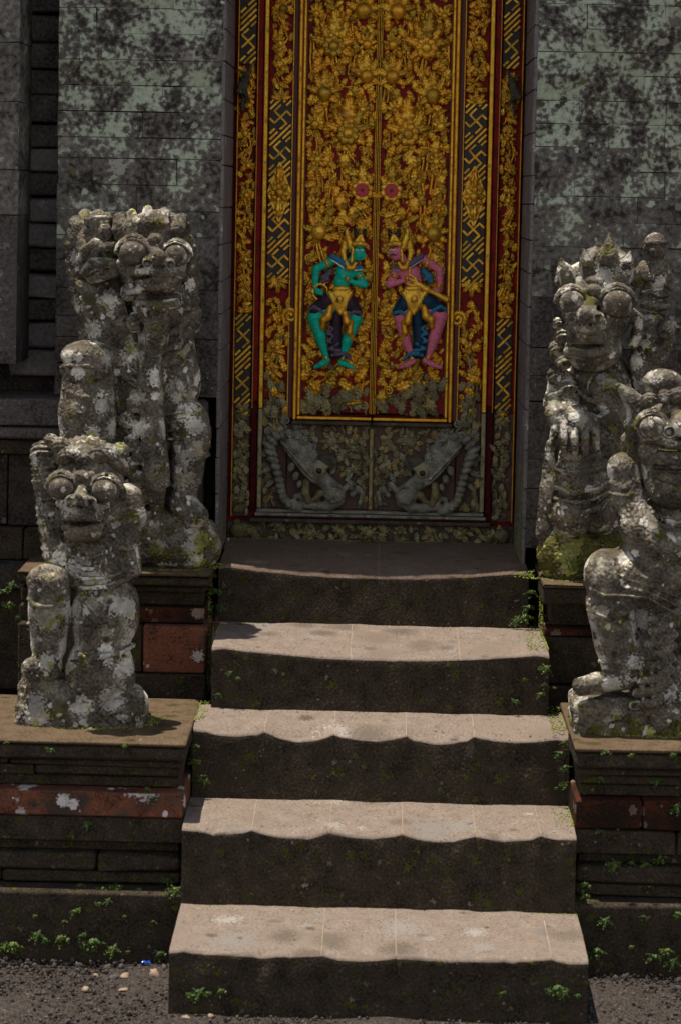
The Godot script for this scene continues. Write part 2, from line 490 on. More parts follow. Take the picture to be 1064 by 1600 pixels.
func step_block(x0: float, x1: float, low: float, top: float, back: float, front: float, L: float, R: float, dip: float, scallop: float, seed_: int, thin := false) -> ArrayMesh:
	var nx := 1 if thin else maxi(6, int((x1 - x0) / 0.022))
	var noise := FastNoiseLite.new()
	noise.seed = 300 + seed_ / 10
	noise.frequency = 5.0
	# profile: (z, y, wear share) from the back of the tread over the nosing down the riser
	var D := front - back
	var prof := [[back, top, 0.0], [back + D * 0.35, top, 0.05], [back + D * 0.55, top, 0.2], [back + D * 0.72, top, 0.45], [back + D * 0.85, top, 0.75], [front - 0.035, top, 0.93], [front - 0.014, top, 1.0], [front - 0.005, top - 0.003, 1.0], [front - 0.001, top - 0.010, 1.0], [front, top - 0.022, 1.0], [front, top - 0.05, 0.6], [front - 0.002, top - 0.09, 0.2], [front, low + 0.06, 0.0], [front + 0.002, low, 0.0]]
	var v := PackedVector3Array()
	var np := prof.size()
	for j in np:
		for i in nx + 1:
			var u := i / float(nx)
			var x := lerpf(x0, x1, u)
			var gx := (x - L) / (R - L) * 2.0 - 1.0
			var wear := dip * (1.0 - gx * gx) + scallop * (pow(sin(u * PI), 0.8) if i > 0 and i < nx else 0.0)
			if absf(gx) > 0.93 and L > -0.59:
				wear += 0.012 * (absf(gx) - 0.93) / 0.07
			var w: float = prof[j][2]
			var rough := noise.get_noise_3d(x, prof[j][1] * 1.5, prof[j][0]) * 0.007
			var chip: float = maxf(0.0, noise.get_noise_2d(x * 3.0, 7.0 + seed_ / 10 * 3.0) - 0.12) * (0.035 if front > 1.2 else 0.012) if j >= 6 and j <= 10 else 0.0
			v.append(Vector3(x, prof[j][1] - wear * w + rough * (1.0 if j < 8 else 0.2) - chip * 0.6, prof[j][0] + (rough if j > 7 else 0.0) - chip - (wear * 0.25 if j > 4 and j < 12 else 0.0)))
	var top_idx := PackedInt32Array()
	var front_idx := PackedInt32Array()
	for j in np - 1:
		for i in nx:
			var p := j * (nx + 1) + i
			(top_idx if j < 8 else front_idx).append_array([p, p + 1, p + nx + 1, p + 1, p + nx + 2, p + nx + 1])
	var all := top_idx.duplicate()
	all.append_array(front_idx)
	var n := smooth_normals(v, all)
	# the two ends
	var ends := PackedVector3Array()
	var en := PackedVector3Array()
	var ei := PackedInt32Array()
	for side: int in [0, nx]:
		var c := ends.size()
		var nn := Vector3(-1, 0, 0) if side == 0 else Vector3(1, 0, 0)
		ends.append(Vector3(v[side].x, low, back))
		en.append(nn)
		for j in np:
			ends.append(v[j * (nx + 1) + side])
			en.append(nn)
		for j in np - 1:
			ei.append_array([c, c + 1 + j, c + 2 + j] if side == 0 else [c, c + 2 + j, c + 1 + j])
	var m := commit(v, n, top_idx)
	m.surface_set_material(0, mats.tread_shaded if front < 0.7 else mats.tread)
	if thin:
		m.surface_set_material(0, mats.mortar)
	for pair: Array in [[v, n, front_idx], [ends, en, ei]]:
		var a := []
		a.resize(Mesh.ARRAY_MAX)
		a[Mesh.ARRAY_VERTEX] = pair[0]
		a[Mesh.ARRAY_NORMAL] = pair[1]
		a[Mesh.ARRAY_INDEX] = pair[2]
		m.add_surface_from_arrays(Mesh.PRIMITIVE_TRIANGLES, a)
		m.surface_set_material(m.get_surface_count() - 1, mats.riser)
	return m

# ------------------------------------------------------------------ walls
func course(parent: Node3D, rng: RandomNumberGenerator, x0: float, x1: float, y0: float, y1: float, z0: float, z1: float, cuts: Array, pick: Callable, skew := 0.002, called := "stone_block") -> void:
	var edges: Array = [x0]
	edges.append_array(cuts)
	edges.append(x1)
	for k in edges.size() - 1:
		var a: float = edges[k]
		var b: float = edges[k + 1]
		var proud := rng.randf_range(-0.003, 0.003)
		var m: Material = pick.call((a + b) / 2.0, (y0 + y1) / 2.0)
		put_block(parent, called, Vector3(a + 0.0004, y0 + 0.0005, z0) - parent.position, Vector3(b - 0.0004, y1 - 0.0005, z1 + proud) - parent.position, m, rng.randf_range(0.0006, 0.002), skew, rng.randi() % 100000)

func random_cuts(rng: RandomNumberGenerator, x0: float, x1: float, short: float, long: float) -> Array:
	var r := []
	var x := x0 + rng.randf_range(short * 0.5, long)
	while x < x1 - short * 0.6:
		r.append(x)
		x += rng.randf_range(short, long)
	return r

func build_walls() -> void:
	var rng := RandomNumberGenerator.new()
	rng.seed = 4
	var pick_upper := func(x: float, y: float) -> Material:
		if y > 1.52 + rng.randf_range(-0.12, 0.12):
			return mats.wall if rng.randf() < 0.7 else mats.wall2
		if y > 1.25 + rng.randf_range(-0.12, 0.1):
			return mats.wall_mid
		if y > 1.0 + rng.randf_range(-0.1, 0.1):
			return mats.wall_thin
		return mats.wall_thin if rng.randf() < 0.25 else mats.plain
	# left of the door
	var left := thing("temple_wall", "tall lichen covered stone block wall left of the gilded door", "wall", Vector3(-0.87, -0.6, 0.3))
	var rows := [0.572, 0.69, 0.783, 0.861, 0.961, 1.064, 1.152, 1.244, 1.336, 1.43, 1.505, 1.597, 1.69, 1.782, 1.875, 1.966, 2.06, 2.155, 2.25]
	var known := {1.875: [-1.03], 1.782: [-1.09], 1.69: [-1.09, -0.72], 1.597: [-0.79], 1.505: [-0.86], 1.43: [-0.745]}
	for k in rows.size() - 1:
		var cuts: Array = known[rows[k]] if known.has(rows[k]) else random_cuts(rng, -1.17, -0.57, 0.18, 0.34)
		course(left, rng, -1.165, -0.572, rows[k], rows[k + 1], 0.3, 0.497, cuts, pick_upper)
	put_block(left, "wall_core", Vector3(-2.4, -1.2, -0.3) - left.position, Vector3(-0.575, 3.2, 0.24) - left.position, mats.dark_plain, 0.01)
	put_block(left, "upper_wall", Vector3(-2.4, 2.262, 0.2402) - left.position, Vector3(-0.575, 3.2, 0.497) - left.position, mats.wall_thin, 0.01)
	put_block(left, "wall_backing", Vector3(-1.16, -0.2, 0.2402) - left.position, Vector3(-0.58, 2.262, 0.299) - left.position, mats.dark_plain, 0.004)
	# rougher stones in the recess beside it
	var y := 0.62
	while y < 2.3:
		var hgt := rng.randf_range(0.085, 0.105)
		put_block(left, "recess_stone", Vector3(-1.36, y + 0.002, 0.245) - left.position, Vector3(-1.172, y + hgt - 0.002, 0.33 + rng.randf_range(-0.014, 0.014)) - left.position, mats.jamb if rng.randf() < 0.45 and y < 1.55 else mats.plain, 0.012, 0.006, rng.randi() % 9999)
		y += hgt
	var pier := thing("wall_pilaster", "projecting lichen spotted pilaster at the far left edge of the wall", "pilaster", Vector3(-1.5, 0.68, 0.5))
	var rows2 := [0.69, 1.22, 1.38, 1.62, 1.83, 2.06, 2.28]
	for k in rows2.size() - 1:
		course(pier, rng, -1.75, -1.285, rows2[k], rows2[k + 1], 0.3, 0.62, [-1.375] if k > 0 else [], func(_x: float, yy: float) -> Material: return mats.wall_thin if yy > 1.25 else mats.plain)
	# right of the door
	var right := thing("temple_wall", "tall lichen covered stone block wall right of the gilded door", "wall", Vector3(0.9, -0.6, 0.3))
	var rows3 := [0.05, 0.16, 0.27, 0.375, 0.48, 0.585, 0.68, 0.78, 0.875, 0.965, 1.06, 1.145, 1.233, 1.325, 1.416, 1.501, 1.585, 1.667, 1.758, 1.84, 1.922, 2.01, 2.1, 2.2]
	var known3 := {1.84: [0.715, 1.1], 1.758: [0.712], 1.922: [0.72, 1.0], 1.667: [0.93], 2.01: [0.86]}
	var pick_right := func(x: float, yy: float) -> Material:
		if yy > 1.62 + rng.randf_range(-0.15, 0.1) or (x > 0.85 and yy > 1.45):
			return mats.wall if rng.randf() < 0.6 else mats.wall2
		if yy > 1.2 + rng.randf_range(-0.1, 0.1):
			return mats.wall_mid
		if yy > 0.9 + rng.randf_range(-0.1, 0.1):
			return mats.wall_thin
		return mats.wall_thin if rng.randf() < 0.3 else mats.plain
	for k in rows3.size() - 1:
		var cuts: Array = known3[rows3[k]] if known3.has(rows3[k]) else random_cuts(rng, 0.55, 1.5, 0.2, 0.4)
		course(right, rng, 0.546, 1.6, rows3[k], rows3[k + 1], 0.3, 0.497, cuts, pick_right)
	put_block(right, "wall_core", Vector3(0.549, -1.2, -0.3) - right.position, Vector3(2.4, 3.2, 0.24) - right.position, mats.dark_plain, 0.01)
	put_block(right, "wall_backing", Vector3(0.552, -0.2, 0.2402) - right.position, Vector3(1.58, 2.2, 0.299) - right.position, mats.dark_plain, 0.004)
	put_block(right, "upper_wall", Vector3(0.549, 2.212, 0.2402) - right.position, Vector3(2.4, 3.2, 0.497) - right.position, mats.wall_thin, 0.01)
	# smooth reveals of the doorway
	for s: int in [-1, 1]:
		var jamb := thing("door_jamb", "smooth grey stone reveal on the %s side of the gilded door" % ("left" if s < 0 else "right"), "door jamb", Vector3(-0.564 if s < 0 else 0.534, 0.0, 0.25))
		var yy := -0.03
		while yy < 2.4:
			var hgt := rng.randf_range(0.10, 0.16)
			var z1 := 0.499
			var a := Vector3(-0.0145 if s < 0 else 0.0, yy + 0.001, -0.25)
			put_block(jamb, "jamb_stone", a, a + Vector3(0.0145 + rng.randf_range(0.0, 0.001), hgt - 0.002, z1), mats.jamb, 0.003, 0.0008, rng.randi() % 9999)
			yy += hgt
	var top := thing("door_lintel", "stone lintel above the gilded door", "lintel", Vector3(0.0, 2.4, 0.1))
	put_block(top, "lintel_stone", Vector3(-0.575, 0.0, -0.4), Vector3(0.549, 0.8, 0.4), mats.plain, 0.01)

# ------------------------------------------------------------------ plinths that carry the statues
func moulding(parent: Node3D, rows: Array, x0: float, x1: float, back: float, inner: int, rng: RandomNumberGenerator) -> void:
	# rows: [bottom, top, front z, name, material, shortest block, bevel]; the inner end steps with the front
	var zmin := 99.0
	for r: Array in rows:
		zmin = minf(zmin, r[2])
	for r: Array in rows:
		var off: float = (r[2] - zmin) * 0.35
		var a := x0 - (off if inner < 0 else 0.0)
		var b := x1 + (off if inner > 0 else 0.0)
		a = x0
		b = x1
		if inner > 0:
			b = x1 + off - 0.03
		else:
			a = x0 - off + 0.03
		var cuts: Array = random_cuts(rng, a, b, r[5], r[5] * 1.7) if r[5] > 0.0 else []
		var edges: Array = [a]
		edges.append_array(cuts)
		edges.append(b)
		for k in edges.size() - 1:
			var e0: float = edges[k]
			var e1: float = edges[k + 1]
			var plain: bool = r[3] == "brick" and parent.position.x < -0.5 and r[1] > -0.4 and e1 < -0.80
			put_block(parent, "stone_course" if plain else r[3], Vector3(e0 + 0.001, r[0] + 0.001, back) - parent.position, Vector3(e1 - 0.001, r[1] - 0.001, r[2] + rng.randf_range(-0.003, 0.003)) - parent.position, mats.riser if plain else r[4], r[6], 0.002, rng.randi() % 9999)

func build_plinths() -> void:
	var rng := RandomNumberGenerator.new()
	rng.seed = 21
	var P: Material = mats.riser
	var T: Material = mats.tread
	var B: Material = mats.brick
	# front left
	var fl := thing("front_plinth", "low moulded stone plinth with a lichen patched red brick band, left of the lower steps", "plinth", Vector3(-1.1, -1.14, 1.3))
	moulding(fl, [
		[-1.2, -0.905, 1.68, "base_stone", P, 0.5, 0.012], [-0.905, -0.86, 1.60, "moulding_stone", P, 0.4, 0.008], [-0.86, -0.80, 1.62, "moulding_stone", P, 0.4, 0.012], [-0.80, -0.765, 1.57, "recess_course", P, 0.5, 0.004],
		[-0.765, -0.682, 1.62, "stone_course", P, 0.35, 0.006], [-0.682, -0.595, 1.622, "brick", B, 0.42, 0.006], [-0.595, -0.557, 1.565, "recess_course", P, 0.6, 0.004], [-0.557, -0.522, 1.585, "moulding_stone", P, 0.3, 0.006], [-0.522, -0.498, 1.60, "moulding_stone", P, 0.5, 0.006],
		[-0.498, -0.449, 1.632, "cap_edge", P, 0.5, 0.012], [-0.4495, -0.431, 1.635, "cap_stone", mats.cap, 0.45, 0.008]], -2.3, -0.575, 0.95, 1, rng)
	# front right
	var fr := thing("front_plinth", "low moulded stone plinth with flaking red brick band, right of the lower steps", "plinth", Vector3(1.1, -1.14, 1.3))
	moulding(fr, [
		[-1.2, -0.905, 1.68, "base_stone", P, 0.5, 0.012], [-0.905, -0.86, 1.60, "moulding_stone", P, 0.4, 0.008], [-0.86, -0.80, 1.62, "moulding_stone", P, 0.4, 0.012], [-0.80, -0.765, 1.57, "recess_course", P, 0.5, 0.004],
		[-0.765, -0.682, 1.62, "stone_course", P, 0.35, 0.006], [-0.682, -0.585, 1.622, "brick", mats.old_brick, 0.18, 0.006], [-0.585, -0.547, 1.565, "recess_course", P, 0.6, 0.004], [-0.547, -0.512, 1.585, "moulding_stone", P, 0.3, 0.006], [-0.512, -0.488, 1.60, "moulding_stone", P, 0.5, 0.006],
		[-0.488, -0.433, 1.632, "cap_edge", P, 0.5, 0.012], [-0.4335, -0.415, 1.635, "cap_stone", mats.cap, 0.45, 0.008]], 0.645, 2.3, 0.95, -1, rng)
	# back left
	var bl := thing("back_plinth", "stone plinth with a red brick panel under the tall left statue", "plinth", Vector3(-0.9, -0.44, 0.7))
	moulding(bl, [
		[-0.46, -0.365, 0.87, "stone_course", P, 0.4, 0.008], [-0.365, -0.195, 0.865, "brick", B, 0.26, 0.006], [-0.195, -0.135, 0.84, "brick", mats.old_brick, 0.3, 0.005], [-0.135, -0.085, 0.80, "recess_course", P, 0.5, 0.004], [-0.085, -0.055, 0.85, "moulding_stone", P, 0.4, 0.01],
		[-0.055, -0.019, 0.897, "cap_edge", P, 0.5, 0.01], [-0.0195, -0.004, 0.90, "cap_stone", mats.cap, 0.5, 0.007]], -1.235, -0.565, 0.1, 1, rng)
	# back right
	var br := thing("back_plinth", "dark stone plinth under the tall right statue", "plinth", Vector3(0.9, -0.44, 0.7))
	moulding(br, [
		[-0.46, -0.375, 0.87, "stone_course", P, 0.4, 0.008], [-0.375, -0.205, 0.85, "stone_course", P, 0.26, 0.006], [-0.205, -0.175, 0.86, "brick", mats.old_brick, 0.3, 0.005], [-0.175, -0.085, 0.80, "recess_course", P, 0.5, 0.004],
		[-0.085, -0.029, 0.897, "cap_edge", P, 0.5, 0.01], [-0.0295, -0.012, 0.90, "cap_stone", mats.cap, 0.5, 0.007]], 0.59, 1.5, 0.1, -1, rng)
	# moulded foot of the wall, left
	var foot := thing("stepped_plinth", "dark stepped stone courses at the foot of the wall behind the left statues", "plinth", Vector3(-1.3, -0.44, 0.4))
	moulding(foot, [
		[-0.5, -0.12, 0.58, "stone_course", P, 0.5, 0.008], [-0.12, -0.02, 0.66, "stone_course", mats.dark_plain, 0.4, 0.01], [-0.02, 0.10, 0.60, "stone_course", P, 0.5, 0.006], [0.10, 0.36, 0.56, "stone_course", mats.dark_plain, 0.6, 0.004], [0.36, 0.42, 0.60, "moulding_stone", P, 0.5, 0.006], [0.42, 0.462, 0.64, "moulding_stone", mats.plain, 0.5, 0.008],
		[0.462, 0.565, 0.60, "stone_course", mats.plain, 0.3, 0.008]], -2.3, -0.592, 0.1, 1, rng)
	var footr := thing("stepped_plinth", "dark stone courses at the foot of the wall behind the right statues", "plinth", Vector3(1.0, -0.44, 0.4))
	moulding(footr, [[-0.5, -0.05, 0.52, "stone_course", P, 0.5, 0.008], [-0.05, 0.048, 0.515, "stone_course", mats.dark_plain, 0.4, 0.01]], 0.57, 2.3, 0.1, -1, rng)

# ------------------------------------------------------------------ carved bodies: a field of joined shapes, meshed as one skin
class Carving:
	var kind := PackedInt32Array()      # 0 ellipsoid, 1 tapered limb, 2 rounded block
	var inv: Array[Transform3D] = []
	var pa := PackedVector3Array()
	var pb := PackedVector3Array()
	var ra := PackedFloat32Array()
	var rb := PackedFloat32Array()
	var soft := PackedFloat32Array()
	var cut := PackedByteArray()
	var freq := PackedFloat32Array()
	var amp := PackedFloat32Array()
	var lo := Vector3.ONE * 1e9
	var hi := Vector3.ONE * -1e9
	var unit := 1.0                     # metres per drawing unit
	var mesh: ArrayMesh
	var cell := 3.0                     # in drawing units
	var worn := 0.0
	var flat_back := -1e9
	var tint: Callable
	var seed_ := 1

	func _grow(p: Vector3, r: float) -> void:
		lo = lo.min(p - Vector3.ONE * r)
		hi = hi.max(p + Vector3.ONE * r)

	func _add(k: int, i: Transform3D, a: Vector3, b: Vector3, r0: float, r1: float, s: float, c: int, f: float, m: float) -> void:
		kind.append(k)
		inv.append(i)
		pa.append(a)
		pb.append(b)
		ra.append(r0)
		rb.append(r1)
		soft.append(maxf(s, 0.01))
		cut.append(c)
		freq.append(f)
		amp.append(m)

	func ball(p: Vector3, r: Vector3, s := 4.0, turn := Vector3.ZERO, f := 0.0, m := 0.0, c := 0) -> void:
		var b := Basis.from_euler(turn * PI / 180.0)
		var t := Transform3D(b, p).affine_inverse()
		_add(0, t, r, Vector3(1.0 / r.x, 1.0 / r.y, 1.0 / r.z), minf(r.x, minf(r.y, r.z)), 0.0, s, c, f, m)
		if c == 0:
			_grow(p, maxf(r.x, maxf(r.y, r.z)) + absf(m) + 2.0)

	func limb(a: Vector3, b: Vector3, r0: float, r1: float, s := 4.0, f := 0.0, m := 0.0, c := 0) -> void:
		_add(1, Transform3D.IDENTITY, a, b - a, r0, r1, s, c, f, m)
		if c == 0:
			_grow(a, r0 + absf(m) + 2.0)
			_grow(b, r1 + absf(m) + 2.0)

	func slab(p: Vector3, h: Vector3, r: float, s := 4.0, turn := Vector3.ZERO, c := 0) -> void:
		var b := Basis.from_euler(turn * PI / 180.0)
		_add(2, Transform3D(b, p).affine_inverse(), h - Vector3.ONE * r, Vector3.ZERO, r, 0.0, s, c, 0.0, 0.0)
		if c == 0:
			_grow(p, h.length() + 2.0)

	func chain(pts: Array, radii: Array, s := 4.0, f := 0.0, m := 0.0, c := 0) -> void:
		for k in pts.size() - 1:
			limb(pts[k], pts[k + 1], radii[k], radii[k + 1], s, f, m, c)

	func curl(p: Vector3, r: float, z: float, turns: float, way: float, start: float, thick: float, s := 2.0, f := 0.0, m := 0.0) -> void:
		# a spiral lock in the plane facing +z
		var last := Vector3.ZERO
		var n := int(turns * 9.0) + 2
		for k in n + 1:
			var u := k / float(n)
			var a := start + way * u * turns * TAU
			var q := p + Vector3(cos(a), sin(a), 0.0) * r * (1.0 - 0.86 * u) + Vector3(0.0, 0.0, z * u)
			if k > 0:
				limb(last, q, thick * (1.15 - 0.5 * u), thick * (1.1 - 0.5 * u), s, f, m)
			last = q

	func value(p: Vector3, act: PackedInt32Array) -> float:
		var d := 1e6
		for i in act:
			var e: float
			match kind[i]:
				0:
					var q: Vector3 = (inv[i] * p) * pb[i]
					var k0 := q.length()
					var k1 := (q * pb[i]).length()
					e = k0 * (k0 - 1.0) / k1 if k1 > 1e-6 else -ra[i]
					if amp[i] != 0.0:
						e += amp[i] * sin(freq[i] * q.z)
				1:
					var w := p - pa[i]
					var ba := pb[i]
					var t := clampf(w.dot(ba) / ba.dot(ba), 0.0, 1.0)
					e = (w - ba * t).length() - ra[i] - (rb[i] - ra[i]) * t
					if amp[i] != 0.0:
						e += amp[i] * sin(freq[i] * t)
				_:
					var q2: Vector3 = (inv[i] * p).abs() - pa[i]
					e = q2.max(Vector3.ZERO).length() + minf(maxf(q2.x, maxf(q2.y, q2.z)), 0.0) - ra[i]
			var k := soft[i]
			if cut[i] == 0:
				var h := k - absf(d - e)
				d = minf(d, e)
				if h > 0.0:
					d -= h * h / (4.0 * k)
			else:
				var h2 := k - absf(-d - e)
				d = maxf(d, -e)
				if h2 > 0.0:
					d += h2 * h2 / (4.0 * k)
		return d

	func each(p: Vector3, i: int) -> float:
		return value(p, PackedInt32Array([i]))

	func build() -> void:
		var h := cell
		var o := lo - Vector3.ONE * h * 1.5
		if o.z < flat_back - h * 1.5:
			o.z = flat_back - h * 1.5
		var ext := hi - o
		const B := 6
		var nb := Vector3i(int(ext.x / h / B) + 1, int(ext.y / h / B) + 1, int(ext.z / h / B) + 1)
		var gx := nb.x * B + 1
		var gy := nb.y * B + 1
		var all := PackedInt32Array(range(kind.size()))
		var half := h * B * 0.8661
		var verts := PackedVector3Array()
		var ids := {}
		var edges := PackedInt64Array()
		var val := PackedFloat32Array()
		val.resize((B + 1) * (B + 1) * (B + 1))
		const S1 := B + 1
		const S2 := (B + 1) * (B + 1)
		var strides := PackedInt32Array([1, S1, S2])
		for bz in nb.z:
			for by in nb.y:
				for bx in nb.x:
					var c := o + Vector3(bx, by, bz) * (h * B) + Vector3.ONE * (h * B * 0.5)
					# which shapes matter in this block
					var act := PackedInt32Array()
					var near := 1e6
					var ds := PackedFloat32Array()
					ds.resize(all.size())
					for i in all:
						var e := each(c, i) if cut[i] == 0 else (-each2(c, i))
						ds[i] = e
						if cut[i] == 0:
							near = minf(near, e)
					if near > half + 8.0 * h:
						continue
					for i in all:
						if cut[i] == 0:
							if ds[i] < near + 2.0 * half + soft[i] + 1.0 or ds[i] < half * 1.5 + soft[i]:
								act.append(i)
						elif ds[i] > -(half * 1.5 + soft[i] + 1.0):
							act.append(i)
					var mid := value(c, act)
					if absf(mid) > half * 1.25 + 2.0 and not (flat_back > -1e8 and c.z - half < flat_back):
						continue
					var b0 := o + Vector3(bx, by, bz) * (h * B)
					var k := 0
					for z in S1:
						for y in S1:
							for x in S1:
								var p := b0 + Vector3(x, y, z) * h
								var d := value(p, act)
								if p.z < flat_back:
									d = maxf(d, flat_back - p.z)
								val[k] = d
								k += 1
					for z in B:
						for y in B:
							for x in B:
								var q := z * S2 + y * S1 + x
								var n_in := 0
								if val[q] < 0.0: n_in += 1
								if val[q + 1] < 0.0: n_in += 1
								if val[q + S1] < 0.0: n_in += 1
								if val[q + S1 + 1] < 0.0: n_in += 1
								if val[q + S2] < 0.0: n_in += 1
								if val[q + S2 + 1] < 0.0: n_in += 1
								if val[q + S2 + S1] < 0.0: n_in += 1
								if val[q + S2 + S1 + 1] < 0.0: n_in += 1
								if n_in == 0 or n_in == 8:
									continue
								var sum := Vector3.ZERO
								var cnt := 0
								for ax in 3:
									var st := strides[ax]
									var s_a := strides[(ax + 1) % 3]
									var s_b := strides[(ax + 2) % 3]
									for w in 4:
										var off := q + (s_a if w & 1 else 0) + (s_b if w & 2 else 0)
										var v0 := val[off]
										var v1 := val[off + st]
										if (v0 < 0.0) != (v1 < 0.0):
											var pt := Vector3.ZERO
											pt[ax] = v0 / (v0 - v1)
											if w & 1: pt[(ax + 1) % 3] = 1.0
											if w & 2: pt[(ax + 2) % 3] = 1.0
											sum += pt
											cnt += 1
								var gx_ := bx * B + x
								var gy_ := by * B + y
								var gz_ := bz * B + z
								var id := (gz_ * gy + gy_) * gx + gx_
								ids[id] = verts.size()
								verts.append(b0 + (Vector3(x, y, z) + sum / cnt) * h)
								var v := val[q]
								for ax in 3:
									var v1 := val[q + strides[ax]]
									if (v < 0.0) != (v1 < 0.0):
										edges.append(id * 8 + ax * 2 + (1 if v < 0.0 else 0))
		var idx := PackedInt32Array()
		var step := PackedInt64Array([1, gx, gx * gy])
		for e in edges:
			var id := e >> 3
			var ax := (e >> 1) & 3
			var s1 := step[(ax + 1) % 3]
			var s2 := step[(ax + 2) % 3]
			var a: int = ids.get(id, -1)
			var b: int = ids.get(id - s1, -1)
			var c2: int = ids.get(id - s1 - s2, -1)
			var d2: int = ids.get(id - s2, -1)
			if a < 0 or b < 0 or c2 < 0 or d2 < 0:
				continue
			if e & 1:
				idx.append_array([a, c2, b, a, d2, c2])
			else:
				idx.append_array([a, b, c2, a, c2, d2])
		var nor := PackedVector3Array()
		nor.resize(verts.size())
		for pass_ in (2 if worn > 0.0 else 1):
			nor.fill(Vector3.ZERO)
			for t in range(0, idx.size(), 3):
				var f := (verts[idx[t + 2]] - verts[idx[t]]).cross(verts[idx[t + 1]] - verts[idx[t]])
				nor[idx[t]] += f
				nor[idx[t + 1]] += f
				nor[idx[t + 2]] += f
			for t in nor.size():
				nor[t] = nor[t].normalized()
			if worn > 0.0 and pass_ == 0:
				var n1 := FastNoiseLite.new()
				n1.seed = seed_
				n1.frequency = 0.045
				n1.fractal_octaves = 5
				n1.fractal_gain = 0.6
				var n2 := FastNoiseLite.new()
				n2.seed = seed_ + 9
				n2.noise_type = FastNoiseLite.TYPE_CELLULAR
				n2.frequency = 0.075
				n2.fractal_octaves = 2
				for t in verts.size():
					var e := n1.get_noise_3dv(verts[t])
					var chip := n2.get_noise_3dv(verts[t])
					verts[t] += nor[t] * (e - maxf(0.0, -0.28 - e) * 2.5 + chip * 1.0) * worn
		var col := PackedColorArray()
		if tint.is_valid():
			for t in verts.size():
				col.append(tint.call(verts[t], nor[t]))
		for t in verts.size():
			verts[t] *= unit
		var a := []
		a.resize(Mesh.ARRAY_MAX)
		a[Mesh.ARRAY_VERTEX] = verts
		a[Mesh.ARRAY_NORMAL] = nor
		a[Mesh.ARRAY_INDEX] = idx
		if col.size():
			a[Mesh.ARRAY_COLOR] = col
		mesh = ArrayMesh.new()
		if verts.size():
			mesh.add_surface_from_arrays(Mesh.PRIMITIVE_TRIANGLES, a)

	func each2(p: Vector3, i: int) -> float:
		# how far p lies from a cutting shape (positive outside)
		var keep := cut[i]
		cut[i] = 0
		var d := value(p, PackedInt32Array([i]))
		cut[i] = keep
		return d

var carvings: Array[Carving] = []

func carve_one(k: int) -> void:
	carvings[k].build()

func carve_all(list: Array[Carving]) -> void:
	carvings = list
	var task := WorkerThreadPool.add_group_task(carve_one, list.size())
	WorkerThreadPool.wait_for_group_task_completion(task)

# ------------------------------------------------------------------ the gilded door
const K := 1.0 / 410.5              # metres per measured unit in the plane of the door
var orn := {}
var gold_tones: Array = []
var old_tones: Array = []
var door_x := -0.017

func on_door(d: float, y: float, z := 0.0) -> Vector3:
	# d: distance right of the seam, y: measured downwards
	return Vector3(door_x + d * K, (843.5 - y) * K, z)

func leaf_mesh(lobes: int, w: float, curl: float, bend: float, seed_: int) -> ArrayMesh:
	# an acanthus leaf one unit long, growing along +y
	var rng := RandomNumberGenerator.new()
	rng.seed = seed_
	var nu := lobes * 4 + 1
	var vs := [-1.0, -0.97, -0.55, -0.14, 0.0, 0.14, 0.55, 0.97, 1.0]
	var v := PackedVector3Array()
	for i in nu:
		var u := i / float(nu - 1)
		var env := w * pow(sin(PI * (0.06 + 0.94 * pow(u, 0.85))), 0.75)
		var f := fmod(u * lobes + 0.15, 1.0)
		var tri := 1.0 - absf(f - 0.55) / 0.55 if f < 0.55 else (1.0 - f) / 0.45
		tri = pow(clampf(tri, 0.0, 1.0), 0.8)
		for j in vs.size():
			var s: float = vs[j]
			var edge := absf(s)
			var half := env * (1.0 - 0.42 * (1.0 - tri) * smoothstep(0.4, 1.0, edge))
			var x := s * half + bend * u * u
			var y := u + 0.09 * tri * edge * edge * (1.0 - u * 0.6)
			var z := 0.27 * (1.0 - 0.8 * edge * edge) * pow(sin(PI * clampf(u * 0.9 + 0.08, 0.0, 1.0)), 0.5) + 0.12 * tri * edge - 0.10 * exp(-pow(s / 0.12, 2.0)) + curl * pow(u, 3.0) - 0.07 * (1.0 - tri) * smoothstep(0.3, 0.9, edge)
			if j == 0 or j == vs.size() - 1:
				z = -0.12
			v.append(Vector3(x, y, z))
	return grid_mesh(v, vs.size(), nu, PackedColorArray(), true)

func rosette_mesh(petals: int, tip: float, cup: float) -> ArrayMesh:
	var na := petals * 6
	var rs := [0.0, 0.3, 0.42, 0.6, 0.8, 0.96, 1.0]
	var v := PackedVector3Array()
	for j in rs.size():
		for i in na + 1:
			var a := i * TAU / na
			var c := absf(cos(a * petals / 2.0))
			var r: float = rs[j] * (1.0 - tip * (1.0 - pow(c, 0.7)) * smoothstep(0.3, 1.0, rs[j]))
			var z: float = 0.10 + cup * sin(PI * clampf((rs[j] - 0.25) / 0.75, 0.0, 1.0)) * (0.35 + 0.65 * c) + 0.06 * rs[j]
			if j == rs.size() - 1:
				z = -0.1
			v.append(Vector3(cos(a) * r, sin(a) * r, z))
	return grid_mesh(v, na + 1, rs.size(), PackedColorArray(), false)

func dome_mesh(cross: bool) -> ArrayMesh:
	var v := PackedVector3Array()
	var na := 20
	for j in 8:
		var t := j / 7.0 * PI * 0.5
		for i in na + 1:
			var a := i * TAU / na
			var r := sin(t)
			var z := cos(t) * 0.72
			if cross:
				z += 0.035 * sin(a * 10.0 + t * 9.0) * sin(a * 10.0 - t * 9.0) * sin(t)
			v.append(Vector3(cos(a) * r, sin(a) * r, z))
	return grid_mesh(v, na + 1, 8)

